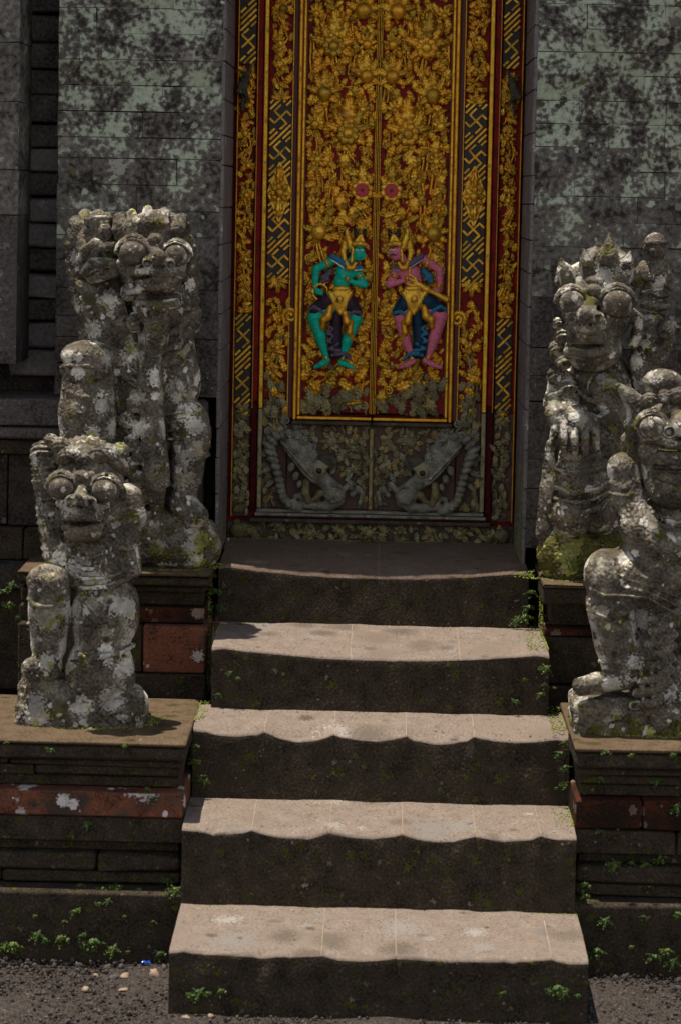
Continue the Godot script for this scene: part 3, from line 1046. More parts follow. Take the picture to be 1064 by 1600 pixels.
func tube_mesh(pts: PackedVector3Array, radii: PackedFloat32Array, flat := 0.8, sides := 7) -> ArrayMesh:
	var v := PackedVector3Array()
	for k in pts.size():
		var dir := (pts[mini(k + 1, pts.size() - 1)] - pts[maxi(k - 1, 0)]).normalized()
		var across := dir.cross(Vector3.BACK).normalized()
		var up := across.cross(dir)
		for i in sides + 1:
			var a := i * TAU / sides
			v.append(pts[k] + across * cos(a) * radii[k] + up * sin(a) * radii[k] * flat)
	return grid_mesh(v, sides + 1, pts.size())

func spiral_mesh(turns: float, way: float) -> ArrayMesh:
	# a scroll that rises from the origin along +y and rolls up
	var pts := PackedVector3Array()
	var rr := PackedFloat32Array()
	for k in 7:
		var u := k / 6.0
		pts.append(Vector3(way * 0.12 * sin(u * PI), u * 0.62, 0.02))
		rr.append(0.045 + 0.05 * u)
	var n := 22
	var c := Vector3(way * 0.27, 0.66, 0.03)
	for k in range(1, n):
		var u := k / float(n - 1)
		var a := PI - u * turns * TAU
		var r := 0.27 * (1.0 - 0.85 * u)
		pts.append(c + Vector3(cos(a) * r * way, sin(a) * r, 0.10 * u))
		rr.append(0.095 * (1.0 - 0.35 * u))
	return tube_mesh(pts, rr, 1.0)

func make_ornaments() -> void:
	var leaves := []
	for k in 4:
		leaves.append(leaf_mesh(3 + k % 2, 0.36 + 0.05 * (k % 3), 0.10 + 0.05 * (k % 2), 0.0, k))
	leaves.append(leaf_mesh(4, 0.33, 0.12, 0.30, 11))
	leaves.append(leaf_mesh(4, 0.33, 0.12, -0.30, 12))
	orn.leaves = leaves
	orn.petal = leaf_mesh(3, 0.30, 0.05, 0.0, 21)
	orn.fan = [leaf_mesh(4, 0.34, 0.16, 0.0, 31), leaf_mesh(4, 0.31, 0.14, 0.12, 32), leaf_mesh(4, 0.31, 0.14, -0.12, 33)]
	orn.broad = leaf_mesh(3, 0.52, -0.02, 0.0, 22)
	orn.rosette = rosette_mesh(8, 0.22, 0.16)
	orn.rosette_small = rosette_mesh(6, 0.3, 0.14)
	orn.dome = dome_mesh(false)
	orn.seed_head = dome_mesh(true)
	orn.scrolls = [spiral_mesh(1.5, 1.0), spiral_mesh(1.5, -1.0)]
	for k in 4:
		var m: StandardMaterial3D = mats.gold.duplicate()
		m.albedo_color = [Color(1, 1, 1), Color(0.90, 0.86, 0.80), Color(0.80, 0.80, 0.74), Color(1.0, 0.93, 0.86)][k]
		m.uv1_offset = Vector3(k * 0.31, k * 0.17, 0.0)
		gold_tones.append(m)
		var o: StandardMaterial3D = mats.old_gold.duplicate()
		o.albedo_color = [Color(1, 1, 1), Color(0.85, 0.84, 0.8), Color(1.0, 0.95, 0.84), Color(0.74, 0.73, 0.7)][k]
		o.uv1_offset = Vector3(k * 0.27, k * 0.23, 0.0)
		old_tones.append(o)

func gilt(rng: RandomNumberGenerator, y: float) -> Material:
	# bare and weathered towards the foot of the door, where rain reaches it
	if y > 735.0:
		return old_tones[rng.randi() % 4]
	var t := smoothstep(575.0, 660.0, y + rng.randf_range(-35.0, 35.0))
	return old_tones[rng.randi() % 4] if rng.randf() < t else gold_tones[rng.randi() % 4]

func orient(angle: float, size: float, where: Vector3, tilt := 0.0) -> Transform3D:
	return Transform3D(Basis(Vector3.BACK, angle) * Basis(Vector3.RIGHT, tilt) * (size * K), where)

func leaf(parent: Node3D, rng: RandomNumberGenerator, d: float, y: float, angle: float, size: float, z := 0.006, called := "carved_leaf", mesh: Mesh = null) -> void:
	var m: Mesh = mesh if mesh else orn.leaves[rng.randi() % 6]
	part(parent, called, m, gilt(rng, y), orient(angle, size, on_door(d, y, z) - origin_of(parent), rng.randf_range(-0.12, 0.05)))

func origin_of(n: Node) -> Vector3:
	var p := Vector3.ZERO
	while n is Node3D and n != self:
		p += (n as Node3D).position
		n = n.get_parent()
	return p

func flower(parent: Node3D, rng: RandomNumberGenerator, d: float, y: float, fan: float, core: float, style: int, z := 0.012, turn := 0.0) -> Node3D:
	# style 0: fruit in a fan of leaves, 1: rosette on a pointed fan, 2: full round flower
	var f := Node3D.new()
	f.name = "carved_flower"
	parent.add_child(f, true)
	f.position = on_door(d, y, 0.0) - origin_of(parent)
	var angles := [0.0, 0.58, -0.58, 1.2, -1.2, 2.1, -2.1]
	if style == 2:
		angles = [0.0, 0.785, 1.57, 2.356, 3.14, -2.356, -1.57, -0.785]
	for k in angles.size():
		var a: float = angles[k] + turn + rng.randf_range(-0.07, 0.07)
		var lenf: float = fan * ([1.15, 1.02, 1.02, 0.86, 0.86, 0.74, 0.74][k] if style != 2 else 0.9) * (1.22 if k == 0 and style == 1 else 1.0)
		part(f, "petal", (orn.petal if style == 2 or fan < 18.0 else orn.fan[k % 3]), gilt(rng, y), orient(a, lenf, Vector3(-sin(a), cos(a), 0.0) * core * 0.35 * K + Vector3(0, 0, z + 0.002 * (k % 2)), -0.10))
	if style == 1:
		part(f, "rosette", orn.rosette, gilt(rng, y), orient(rng.randf(), core, Vector3(0, -0.1 * core * K, z + 0.011)))
		part(f, "flower_centre", orn.seed_head, gilt(rng, y), orient(0.0, core * 0.5, Vector3(0, -0.1 * core * K, z + 0.014)))
	else:
		part(f, "flower_centre", orn.dome if style == 0 else orn.seed_head, gilt(rng, y), orient(0.0, core, Vector3(0, 0, z + 0.005)))
	return f

func stem(parent: Node3D, rng: RandomNumberGenerator, pts: Array, r: float, z: float) -> void:
	var c := Curve3D.new()
	for k in pts.size():
		var p := on_door(pts[k].x, pts[k].y, z)
		var t := Vector3.ZERO
		if k > 0 and k < pts.size() - 1:
			t = (on_door(pts[k + 1].x, pts[k + 1].y, z) - on_door(pts[k - 1].x, pts[k - 1].y, z)) * 0.22
		c.add_point(p - origin_of(parent), -t, t)
	var poly := PackedVector3Array()
	var rr := PackedFloat32Array()
	var n := 9
	for k in n:
		poly.append(c.sample_baked(c.get_baked_length() * k / (n - 1.0)))
		rr.append(r * K)
	part(parent, "stem", tube_mesh(poly, rr, 1.0, 6), gilt(rng, pts[0].y))

func fill_leaves(parent: Node3D, rng: RandomNumberGenerator, d0: float, d1: float, y0: float, y1: float, gap: float, taken: Array, size: Vector2, side: float, z := 0.005, scrolls := 0.3, up := 0.0, called := "carved_leaf") -> void:
	var placed: Array = []
	for tries in int((d1 - d0) * (y1 - y0) / (gap * gap) * 14.0):
		var d := rng.randf_range(d0, d1)
		var y := rng.randf_range(y0, y1)
		var ok := true
		for t: Array in taken:
			if absf(d - t[0]) < t[2] and absf(y - t[1]) < t[3]:
				ok = false
				break
		if ok:
			for q: Vector2 in placed:
				if q.distance_squared_to(Vector2(d, y)) < gap * gap:
					ok = false
					break
		if not ok:
			continue
		placed.append(Vector2(d, y))
		var s := rng.randf_range(size.x, size.y)
		var a := rng.randfn(up, 0.8)
		# stay inside the panel
		var tip := d - sin(a) * s
		if tip < d0 - 4.0 or tip > d1 + 4.0:
			a = -a
		tip = d - sin(a) * s
		if tip < d0 - 4.0 or tip > d1 + 4.0:
			a *= 0.3
		if rng.randf() < scrolls:
			part(parent, "scroll", orn.scrolls[rng.randi() % 2], gilt(rng, y), orient(a, s * 0.95, on_door(d, y + s * 0.4, z) - origin_of(parent)))
		else:
			leaf(parent, rng, d, y + s * 0.4 * cos(a), a, s, z + rng.randf_range(0.0, 0.006), called)

func strip(parent: Node3D, called: String, d0: float, d1: float, y0: float, y1: float, z0: float, z1: float, m: Material, bevel := 0.003) -> void:
	var a := on_door(minf(d0, d1), maxf(y0, y1), z0) - origin_of(parent)
	var b := on_door(maxf(d0, d1), minf(y0, y1), z1) - origin_of(parent)
	put_block(parent, called, a, b, m, bevel)

func fret(parent: Node3D, rng: RandomNumberGenerator, d0: float, d1: float, y0: float, y1: float, z: float) -> void:
	var f := Node3D.new()
	f.name = "fret_panel"
	parent.add_child(f, true)
	strip(f, "fret_ground", d0, d1, y0, y1, z - 0.006, z, mats.black, 0.0005)
	var p := 6.6
	var mid := Vector2((d0 + d1) / 2.0, (y0 + y1) / 2.0)
	var ea := Vector2(0.7071, -0.7071) * p
	var eb := Vector2(0.7071, 0.7071) * p
	var centres := []
	var n := maxi(1, int(round((y1 - y0) / 58.0)))
	for k in n:
		# the key crosses sit on whole steps of the slanting grid
		var off := (k - (n - 1) / 2.0) * (y1 - y0) / n
		var s := roundf(off / (p * 1.4142))
		centres.append(Vector2(-s, s))
	var segs := []
	for c: Vector2 in centres:
		for q: Array in [[-2, 0, 2, 0], [0, -2, 0, 2], [2, 0, 2, 2], [-2, 0, -2, -2], [0, 2, -2, 2], [0, -2, 2, -2]]:
			segs.append([c + Vector2(q[0], q[1]), c + Vector2(q[2], q[3])])
	for j in range(-18, 19):
		var run := -99
		for i in range(-18, 20):
			var inside := i > 18
			for c: Vector2 in centres:
				if absf(i - c.x) < 2.9 and absf(j - c.y) < 2.9:
					inside = true
			if inside:
				if run > -99 and i - 1 > run:
					segs.append([Vector2(run, j), Vector2(i - 1, j)])
				run = -99
			elif run == -99:
				run = i
	for s: Array in segs:
		var a: Vector2 = mid + ea * s[0].x + eb * s[0].y
		var b: Vector2 = mid + ea * s[1].x + eb * s[1].y
		var t0 := 0.0
		var t1 := 1.0
		for q: Array in [[a.x, b.x, d0 + 1.0, d1 - 1.0], [a.y, b.y, y0 + 1.0, y1 - 1.0]]:
			var dd: float = q[1] - q[0]
			if absf(dd) < 1e-6:
				if q[0] < q[2] or q[0] > q[3]:
					t1 = -1.0
				continue
			var u0: float = (q[2] - q[0]) / dd
			var u1: float = (q[3] - q[0]) / dd
			t0 = maxf(t0, minf(u0, u1))
			t1 = minf(t1, maxf(u0, u1))
		if t1 - t0 < 0.02 or (b - a).length() * (t1 - t0) < 4.0:
			continue
		var a2 := a.lerp(b, t0)
		var b2 := a.lerp(b, t1)
		var pa := on_door(a2.x, a2.y, z + 0.002)
		var pb := on_door(b2.x, b2.y, z + 0.002)
		var dir := (pb - pa).normalized()
		var len := (pb - pa).length() + 2.2 * K
		var alt := 0.0004 if absf((b - a).normalized().dot(ea.normalized())) > 0.5 else 0.0
		part(f, "fret_bar", unit_box, gilt(rng, mid.y), Transform3D(Basis(dir * len, dir.rotated(Vector3.BACK, PI / 2) * 3.3 * K, Vector3.BACK * 0.006), (pa + pb) / 2.0 + Vector3(0, 0, 0.002 + alt) - origin_of(f)))

func pendant(parent: Node3D, rng: RandomNumberGenerator, d: float, y: float, s: float, down: bool, z: float) -> void:
	var base := PI if down else 0.0
	for a: float in [0.0, 0.75, -0.75, 1.3, -1.3]:
		leaf(parent, rng, d, y, base + a, s * (1.0 - 0.16 * absf(a)), z + 0.002 * absf(a), "crest_leaf", orn.petal)

func build_door() -> void:
	make_ornaments()
	var rng := RandomNumberGenerator.new()
	rng.seed = 1234
	var frame := thing("door_frame", "carved and gilded door frame with black fretwork panels and red fillets", "door frame", on_door(0, 843.5, 0.0))
	strip(frame, "back_board", -232, 232, -120, 848, -0.07, -0.02, mats.red)
	for s: float in [-1.0, 1.0]:
		var edge := 219.0 if s < 0.0 else 223.0
		strip(frame, "outer_panel", s * 190, s * edge, -120, 640, -0.02, 0.0, mats.red)
		strip(frame, "outer_panel", s * 190, s * edge, 640.3, 812, -0.02, 0.0, mats.dull_board)
		strip(frame, "outer_fillet", s * (edge - 2.5), s * edge, -118, 812, -0.02, 0.022, gold_tones[1])
		strip(frame, "red_fillet", s * 178.5, s * 189.5, -119, 630, -0.02, 0.018, mats.red, 0.004)
		strip(frame, "red_fillet", s * 178.5, s * 189.5, 630.3, 800, -0.02, 0.018, mats.old_red, 0.004)
		strip(frame, "gold_fillet", s * 170.5, s * 178, -119, 640, -0.02, 0.030, gold_tones[0], 0.005)
		strip(frame, "gold_fillet", s * 170.5, s * 178, 640, 797, -0.02, 0.030, old_tones[0], 0.005)
		strip(frame, "gold_bead", s * 186.5, s * 188.5, -119, 640, 0.0, 0.024, gold_tones[2], 0.002)
		strip(frame, "inner_panel", s * 132.5, s * 170, -118, 625, -0.02, 0.004, mats.red)
		strip(frame, "inner_panel", s * 132.5, s * 170, 625.3, 797, -0.02, 0.004, mats.dull_board)
		strip(frame, "dark_fillet", s * 124.8, s * 132, -117, 655, -0.02, 0.016, mats.dark_red, 0.003)
		strip(frame, "gold_bead", s * 131.2, s * 133.6, -117, 655, 0.0, 0.020, gold_tones[1], 0.002)
		# fretwork
		fret(frame, rng, minf(s * 134.5, s * 168), maxf(s * 134.5, s * 168), 155, 440, 0.012)
		fret(frame, rng, minf(s * 191, s * 216), maxf(s * 191, s * 216), 492, 636, 0.010)
		fret(frame, rng, minf(s * 191, s * 216), maxf(s * 191, s * 216), -40, 104, 0.010)
		var md := s * 151.0
		pendant(frame, rng, md, 158, 22, false, 0.014)
		pendant(frame, rng, md, 437, 24, true, 0.014)
		# lozenge with a flower
		var lz := Node3D.new()
		lz.name = "flower_lozenge"
		frame.add_child(lz, true)
		var plate := CylinderMesh.new()
		plate.radial_segments = 4
		plate.rings = 1
		plate.top_radius = K
		plate.bottom_radius = K
		plate.height = 0.01
		part(lz, "lozenge_plate", plate, gold_tones[2], Transform3D(Basis(Vector3(17.5, 0, 0), Vector3(0, 0, 1), Vector3(0, -46, 0)), on_door(md, 302, 0.0165) - origin_of(lz)))
		for q: Array in [[-1, -1], [1, -1], [1, 1], [-1, 1]]:
			var a := on_door(md + q[0] * 17.5, 302, 0.019)
			var b := on_door(md, 302 + q[1] * 46, 0.019)
			var dir := (b - a).normalized()
			part(lz, "lozenge_rail", unit_box, gold_tones[0], Transform3D(Basis(dir * ((b - a).length() + 0.004), dir.rotated(Vector3.BACK, PI / 2) * 0.008, Vector3.BACK * 0.014), (a + b) / 2.0 + Vector3(0, 0, 0.0004 * (q[0] + 2 * q[1])) - origin_of(lz)))
		flower(frame, rng, md, 303, 19, 8, 2, 0.024)
		leaf(frame, rng, md, 290, 0.0, 30, 0.022, "crest_leaf", orn.petal)
		leaf(frame, rng, md, 315, PI, 28, 0.022, "crest_leaf", orn.petal)
		# climbing foliage of the inner panel
		var f1 := [[151, 18, 13, 7], [154, 72, 12, 6], [149, 112, 11, 5]]
		var taken := []
		for q: Array in f1:
			flower(frame, rng, s * q[0], q[1], q[2], q[3], 0, 0.010)
			taken.append([s * q[0], q[1], q[2] * 0.8, q[2] * 0.8])
		stem(frame, rng, [Vector2(s * 140, 140), Vector2(s * 165, 100), Vector2(s * 140, 60), Vector2(s * 163, 20), Vector2(s * 145, -15)], 1.9, 0.012)
		fill_leaves(frame, rng, minf(s * 135, s * 168), maxf(s * 135, s * 168), -20, 140, 8.2, taken, Vector2(13, 20), s, 0.008, 0.25)
		taken = []
		for q: Array in [[150, 545, 14, 6], [156, 590, 13, 6], [147, 630, 14, 7], [152, 672, 14, 6]]:
			flower(frame, rng, s * q[0], q[1], q[2], q[3], 0 if q[1] < 600 else 2, 0.010)
			taken.append([s * q[0], q[1], q[2] * 0.8, q[2] * 0.8])
		part(frame, "scroll", orn.scrolls[0 if s < 0 else 1], gold_tones[0], orient(0.2 * s, 44, on_door(s * 148, 520, 0.01) - origin_of(frame)))
		stem(frame, rng, [Vector2(s * 142, 690), Vector2(s * 152, 640), Vector2(s * 158, 600), Vector2(s * 146, 545), Vector2(s * 140, 500)], 1.9, 0.012)
		stem(frame, rng, [Vector2(s * 148, 690), Vector2(s * 157, 640), Vector2(s * 163, 600), Vector2(s * 152, 545)], 1.7, 0.012)
		fill_leaves(frame, rng, minf(s * 135, s * 168), maxf(s * 135, s * 168), 470, 668, 8.2, taken, Vector2(13, 20), s, 0.008, 0.25)
		# outer panel
		taken = []
		var mo := s * 203.5
		for yy: float in [150.0, 212.0, 262.0, 308.0, 352.0, 408.0, 460.0, 655.0, 700.0, 742.0, 785.0]:
			flower(frame, rng, mo + rng.randf_range(-3, 3), yy, 11.5, 5.0, 2 if int(yy) % 4 == 0 else 0, 0.008)
			taken.append([mo, yy, 9.0, 9.0])
		for yy: float in [235.0, 330.0, 440.0, 720.0]:
			stem(frame, rng, [Vector2(mo - 6, yy + 24), Vector2(mo + 2, yy), Vector2(mo - 3, yy - 24)], 1.6, 0.010)
			stem(frame, rng, [Vector2(mo + 1, yy + 24), Vector2(mo + 8, yy), Vector2(mo + 3, yy - 24)], 1.6, 0.010)
		fill_leaves(frame, rng, minf(s * 191.5, s * 215), maxf(s * 191.5, s * 215), 112, 488, 7.2, taken, Vector2(11, 17), s, 0.006, 0.3)
		fill_leaves(frame, rng, minf(s * 191.5, s * 215), maxf(s * 191.5, s * 215), 640, 806, 7.2, taken, Vector2(11, 17), s, 0.006, 0.3)
		pendant(frame, rng, mo, 490, 14, false, 0.012)
		pendant(frame, rng, mo, 636, 14, true, 0.012)
	# sill mouldings and the carved bottom band
	strip(frame, "sill_moulding", -178, 178, 797.5, 803, -0.02, 0.034, mats.grey_gilt, 0.004)
	strip(frame, "sill_moulding", -181, 181, 803.2, 808.5, -0.02, 0.044, mats.grey_gilt, 0.004)
	strip(frame, "sill_fillet", -183, 183, 808.7, 811.5, -0.02, 0.036, mats.old_red, 0.002)
	strip(frame, "sill_moulding", -188, 188, 811.7, 818, -0.02, 0.050, mats.old_wood, 0.004)
	strip(frame, "bottom_board", -224, 226, 818.3, 846, -0.02, 0.012, mats.old_wood)
	for k in 9:
		var d := -188.0 + k * 47.0
		if k == 4:
			flower(frame, rng, d, 833, 14, 8, 2, 0.016)
		else:
			flower(frame, rng, d, 835 + (k % 2) * -4, 12, 6.0, 0, 0.014, 0.4 * (1 if k < 4 else -1))
	fill_leaves(frame, rng, -215, 216, 822, 843, 8.5, [], Vector2(12, 18), 1.0, 0.014, 0.45, 1.2)
	for s: float in [-1.0, 1.0]:
		part(frame, "corner_boss", orn.seed_head, old_tones[3], orient(0.0, 13, on_door(s * 206, 834, 0.018) - origin_of(frame)))
	# lower panel with two beast heads
	strip(frame, "lower_board", -131.8, 131.8, 664.5, 797, -0.02, 0.005, mats.dull_board)
	strip(frame, "lower_seam", -3.6, 3.6, 667, 797, -0.02, 0.022, old_tones[2], 0.006)
	build_leaves(rng)
	build_brackets()
	build_figures(frame)
	for s: float in [-1.0, 1.0]:
		var taken := [[s * 106, 738, 52, 50], [s * 50, 768, 28, 26]]
		for q: Array in [[62, 690, 20, 9], [30, 700, 13, 5], [110, 676, 12, 5], [24, 735, 12, 5]]:
			flower(frame, rng, s * q[0], q[1], q[2], q[3], 2 if q[3] > 5 else 0, 0.008)
			taken.append([s * q[0], q[1], q[2] * 0.7, q[2] * 0.7])
		# curling plumes that rise from the beast's brow and neck
		for q: Array in [[132, 676, 0.5, 24], [118, 682, 0.2, 24], [104, 694, -0.25, 22], [94, 708, -0.6, 20], [152, 688, 1.0, 22], [158, 712, 1.4, 20], [154, 734, 1.7, 20], [150, 754, 1.9, 18], [40, 752, -0.9, 18], [30, 770, -1.5, 18], [64, 742, -0.8, 18]]:
			part(frame, "plume", orn.scrolls[0 if s * q[2] < 0.0 else 1] if q[3] > 20 else orn.leaves[4 if s > 0 else 5], mats.grey_gilt, orient(s * -q[2], q[3], on_door(s * q[0], q[1], 0.016) - origin_of(frame)))
		fill_leaves(frame, rng, minf(s * 6, s * 168), maxf(s * 6, s * 168), 670, 792, 7.8, taken, Vector2(13, 20), s, 0.008, 0.35)

func build_leaves(rng: RandomNumberGenerator) -> void:
	for s: float in [-1.0, 1.0]:
		var lf := thing("door_leaf", "left carved door leaf with the turquoise skinned warrior figure" if s < 0 else "right carved door leaf with the pink skinned warrior figure", "door", on_door(s * 60, 662, 0.0))
		strip(lf, "panel", s * 3, s * 112, -116, 645, -0.019, 0.008, mats.red)
		# the moulded border
		strip(lf, "border_moulding", s * 112.2, s * 117.5, -116, 650, -0.019, 0.030, gold_tones[0], 0.006)
		strip(lf, "border_moulding", s * 118, s * 124.4, -116, 657, -0.019, 0.040, gold_tones[3], 0.007)
		strip(lf, "border_groove", s * 117.2, s * 118.2, -116, 651, -0.019, 0.022, mats.dark_red, 0.001)
		strip(lf, "border_fillet", s * 110.4, s * 112.4, -116, 646, -0.019, 0.020, mats.dark_red, 0.001)
		strip(lf, "bottom_moulding", s * 0.5, s * 112, 646.5, 649.5, -0.019, 0.024, mats.old_red, 0.002)
		strip(lf, "bottom_moulding", s * 0.5, s * 117.8, 650, 656, -0.019, 0.034, gold_tones[3], 0.005)
		strip(lf, "bottom_moulding", s * 0.5, s * 125.5, 657.3, 663.5, -0.019, 0.046, mats.old_wood, 0.005)
		strip(lf, "seam_bead", s * 0.35, s * 2.6, -116, 646, -0.019, 0.024, gold_tones[2], 0.003)
		strip(lf, "seam_bead", s * 2.8, s * 4.8, -116, 646, -0.019, 0.019, gold_tones[1], 0.002)
		var taken := [[s * 66, 475, 46, 100]]
		# large flowers, each at its measured place
		for q: Array in [[27, 19, 30, 14, 0], [72, 73, 36, 19, 1], [19, 71, 17, 8, 0], [20, 120, 28, 12, 0], [84, 148, 30, 13, 0], [47, 207, 36, 19, 1], [97, 196, 17, 8, 0], [89, 362, 27, 13, 0], [92, 250, 15, 6, 2], [98, 25, 14, 6, 0], [24, 172, 14, 6, 0], [97, 318, 13, 5, 2], [-1, -1, 0, 0, 0]]:
			if q[2] > 0:
				flower(lf, rng, s * q[0] + rng.randf_range(-1, 1), q[1], q[2], q[3], q[4], 0.020)
				taken.append([s * q[0], q[1], q[2] * 0.5, q[2] * 0.5])
		# the knob: a red disc in a rosette
		part(lf, "knob_rosette", orn.rosette, gold_tones[0], orient(0.3, 19, on_door(s * 22.5, 297, 0.022) - origin_of(lf)))
		for a: float in [0.0, 0.65, -0.65, 2.7, -2.7, 1.9, -1.9]:
			leaf(lf, rng, s * 22.5 - sin(a) * 8, 297 - cos(a) * 8, a, 36 if a == 0.0 else 22, 0.014, "knob_leaf", orn.petal)
		var disc := CylinderMesh.new()
		disc.top_radius = 10.5 * K
		disc.bottom_radius = 11.5 * K
		disc.height = 0.014
		disc.radial_segments = 28
		part(lf, "knob", disc, mats.knob_red, Transform3D(Basis(Vector3.RIGHT, PI / 2), on_door(s * 22.5, 296, 0.034) - origin_of(lf)))
		var pin := CylinderMesh.new()
		pin.top_radius = 2.0 * K
		pin.bottom_radius = 2.4 * K
		pin.height = 0.006
		part(lf, "knob_pin", pin, mats.black, Transform3D(Basis(Vector3.RIGHT, PI / 2), on_door(s * 22.5, 296, 0.043) - origin_of(lf)))
		taken.append([s * 22.5, 296, 18, 20])
		# broad drooping leaves
		for q: Array in [[52, 252, 24], [58, 318, 26], [38, 332, 22], [100, 292, 15], [66, 118, 14], [28, 147, 20], [106, 228, 14], [62, 165, 16], [92, 100, 15], [50, 22, 15]]:
			leaf(lf, rng, s * q[0], q[1] - q[2] * 0.5, PI + rng.randf_range(-0.25, 0.25), q[2], 0.014, "drooping_leaf", orn.broad)
			taken.append([s * q[0], q[1], q[2] * 0.42, q[2] * 0.5])
		# bundles of stems between the flowers
		for q: Array in [[62, 118, 70, 88], [45, 118, 34, 60], [80, 200, 82, 160], [60, 192, 68, 100], [30, 195, 24, 150], [52, 290, 48, 226], [68, 290, 76, 220], [86, 300, 92, 210], [100, 345, 100, 260], [72, 350, 66, 270], [58, 262, 40, 240], [16, 262, 20, 180], [10, 160, 14, 90], [100, 130, 104, 60], [62, 60, 60, 20], [84, 60, 98, 36], [40, 90, 46, 40], [76, 420, 90, 380], [14, 345, 30, 318]]:
			for k in 2:
				var o := (k - 0.5) * 6.5
				stem(lf, rng, [Vector2(s * (q[0] + o), q[1]), Vector2(s * ((q[0] + q[2]) / 2.0 + o + 2.0), (q[1] + q[3]) / 2.0), Vector2(s * (q[2] + o * 0.6), q[3])], 2.0, 0.012)
		fill_leaves(lf, rng, minf(s * 8, s * 108), maxf(s * 8, s * 108), -20, 372, 11.0, taken, Vector2(16, 24), s, 0.010, 0.28)
		# a low layer of small leaves that covers the ground between them
		fill_leaves(lf, rng, minf(s * 7, s * 108), maxf(s * 7, s * 108), -20, 372, 12.5, [[s * 22.5, 296, 14, 14]], Vector2(12, 17), s, 0.003, 0.0, 0.0, "ground_leaf")
		fill_leaves(lf, rng, minf(s * 7, s * 108), maxf(s * 7, s * 108), 372, 640, 12.0, [], Vector2(12, 18), s, 0.003, 0.1, 0.0, "ground_leaf")
		# swirling leaves round the figure
		fill_leaves(lf, rng, minf(s * 8, s * 34), maxf(s * 8, s * 34), 345, 575, 11.0, [[s * 38, 390, 14, 28]], Vector2(17, 27), s, 0.008, 0.3, -0.5 * s)
		fill_leaves(lf, rng, minf(s * 84, s * 108), maxf(s * 84, s * 108), 372, 575, 11.0, [], Vector2(15, 25), s, 0.008, 0.3, 0.4 * s)
		fill_leaves(lf, rng, minf(s * 34, s * 84), maxf(s * 34, s * 84), 420, 575, 11.0, [], Vector2(15, 22), s, 0.008, 0.2)
		# rolling waves of foliage below
		fill_leaves(lf, rng, minf(s * 8, s * 108), maxf(s * 8, s * 108), 578, 642, 10.5, [], Vector2(20, 32), s, 0.010, 0.4)

func build_brackets() -> void:
	var list: Array[Carving] = []
	for s: float in [-1.0, 1.0]:
		var c := Carving.new()
		c.cell = 1.6
		c.unit = K
		c.worn = 2.2
		c.seed_ = 50 + int(s)
		c.limb(Vector3(0, 0, 4), Vector3(s * 3, -48, 2), 7.0, 3.0, 3.0)
		c.limb(Vector3(0, -6, 8), Vector3(-s * 9, 20, 10), 7.0, 3.0, 3.0)
		c.limb(Vector3(0, 0, 8), Vector3(s * 10, -20, 18), 6.0, 4.0, 3.0)
		c.limb(Vector3(s * 2, -16, 12), Vector3(-s * 8, -34, 10), 6.0, 3.0, 3.0)
		c.ball(Vector3(s * 4, -14, 14), Vector3(9, 11, 9), 3.0)
		c.limb(Vector3(-s * 4, 6, 10), Vector3(s * 9, 14, 12), 4.0, 2.0, 2.0)
		list.append(c)
	carve_all(list)
	for k in 2:
		var s := -1.0 if k == 0 else 1.0
		var o := part(self, "hook_ornament", list[k].mesh, mats.hook)
		o.position = on_door(s * 207, 128, 0.022)
		tag(o, "weathered dark hooked carving fixed high on the %s door post" % ("left" if s < 0 else "right"), "carving", "hooked carvings on the door posts")

# ------------------------------------------------------------------ painted figures and beast heads on the door
func carving(unit: float, cell: float, worn := 0.0, back := -1e9, seed_ := 1) -> Carving:
	var c := Carving.new()
	c.unit = unit
	c.cell = cell
	c.worn = worn
	c.flat_back = back
	c.seed_ = seed_
	return c

func zz(x: float, y: float, z := 0.0) -> Vector3:
	return Vector3(x, -y, z)

func run(c: Carving, pts: Array, s := 4.0) -> void:
	# pts: [x, y, z, radius] along one tapering run
	for k in pts.size() - 1:
		c.limb(zz(pts[k][0], pts[k][1], pts[k][2]), zz(pts[k + 1][0], pts[k + 1][1], pts[k + 1][2]), pts[k][3], pts[k + 1][3], s)

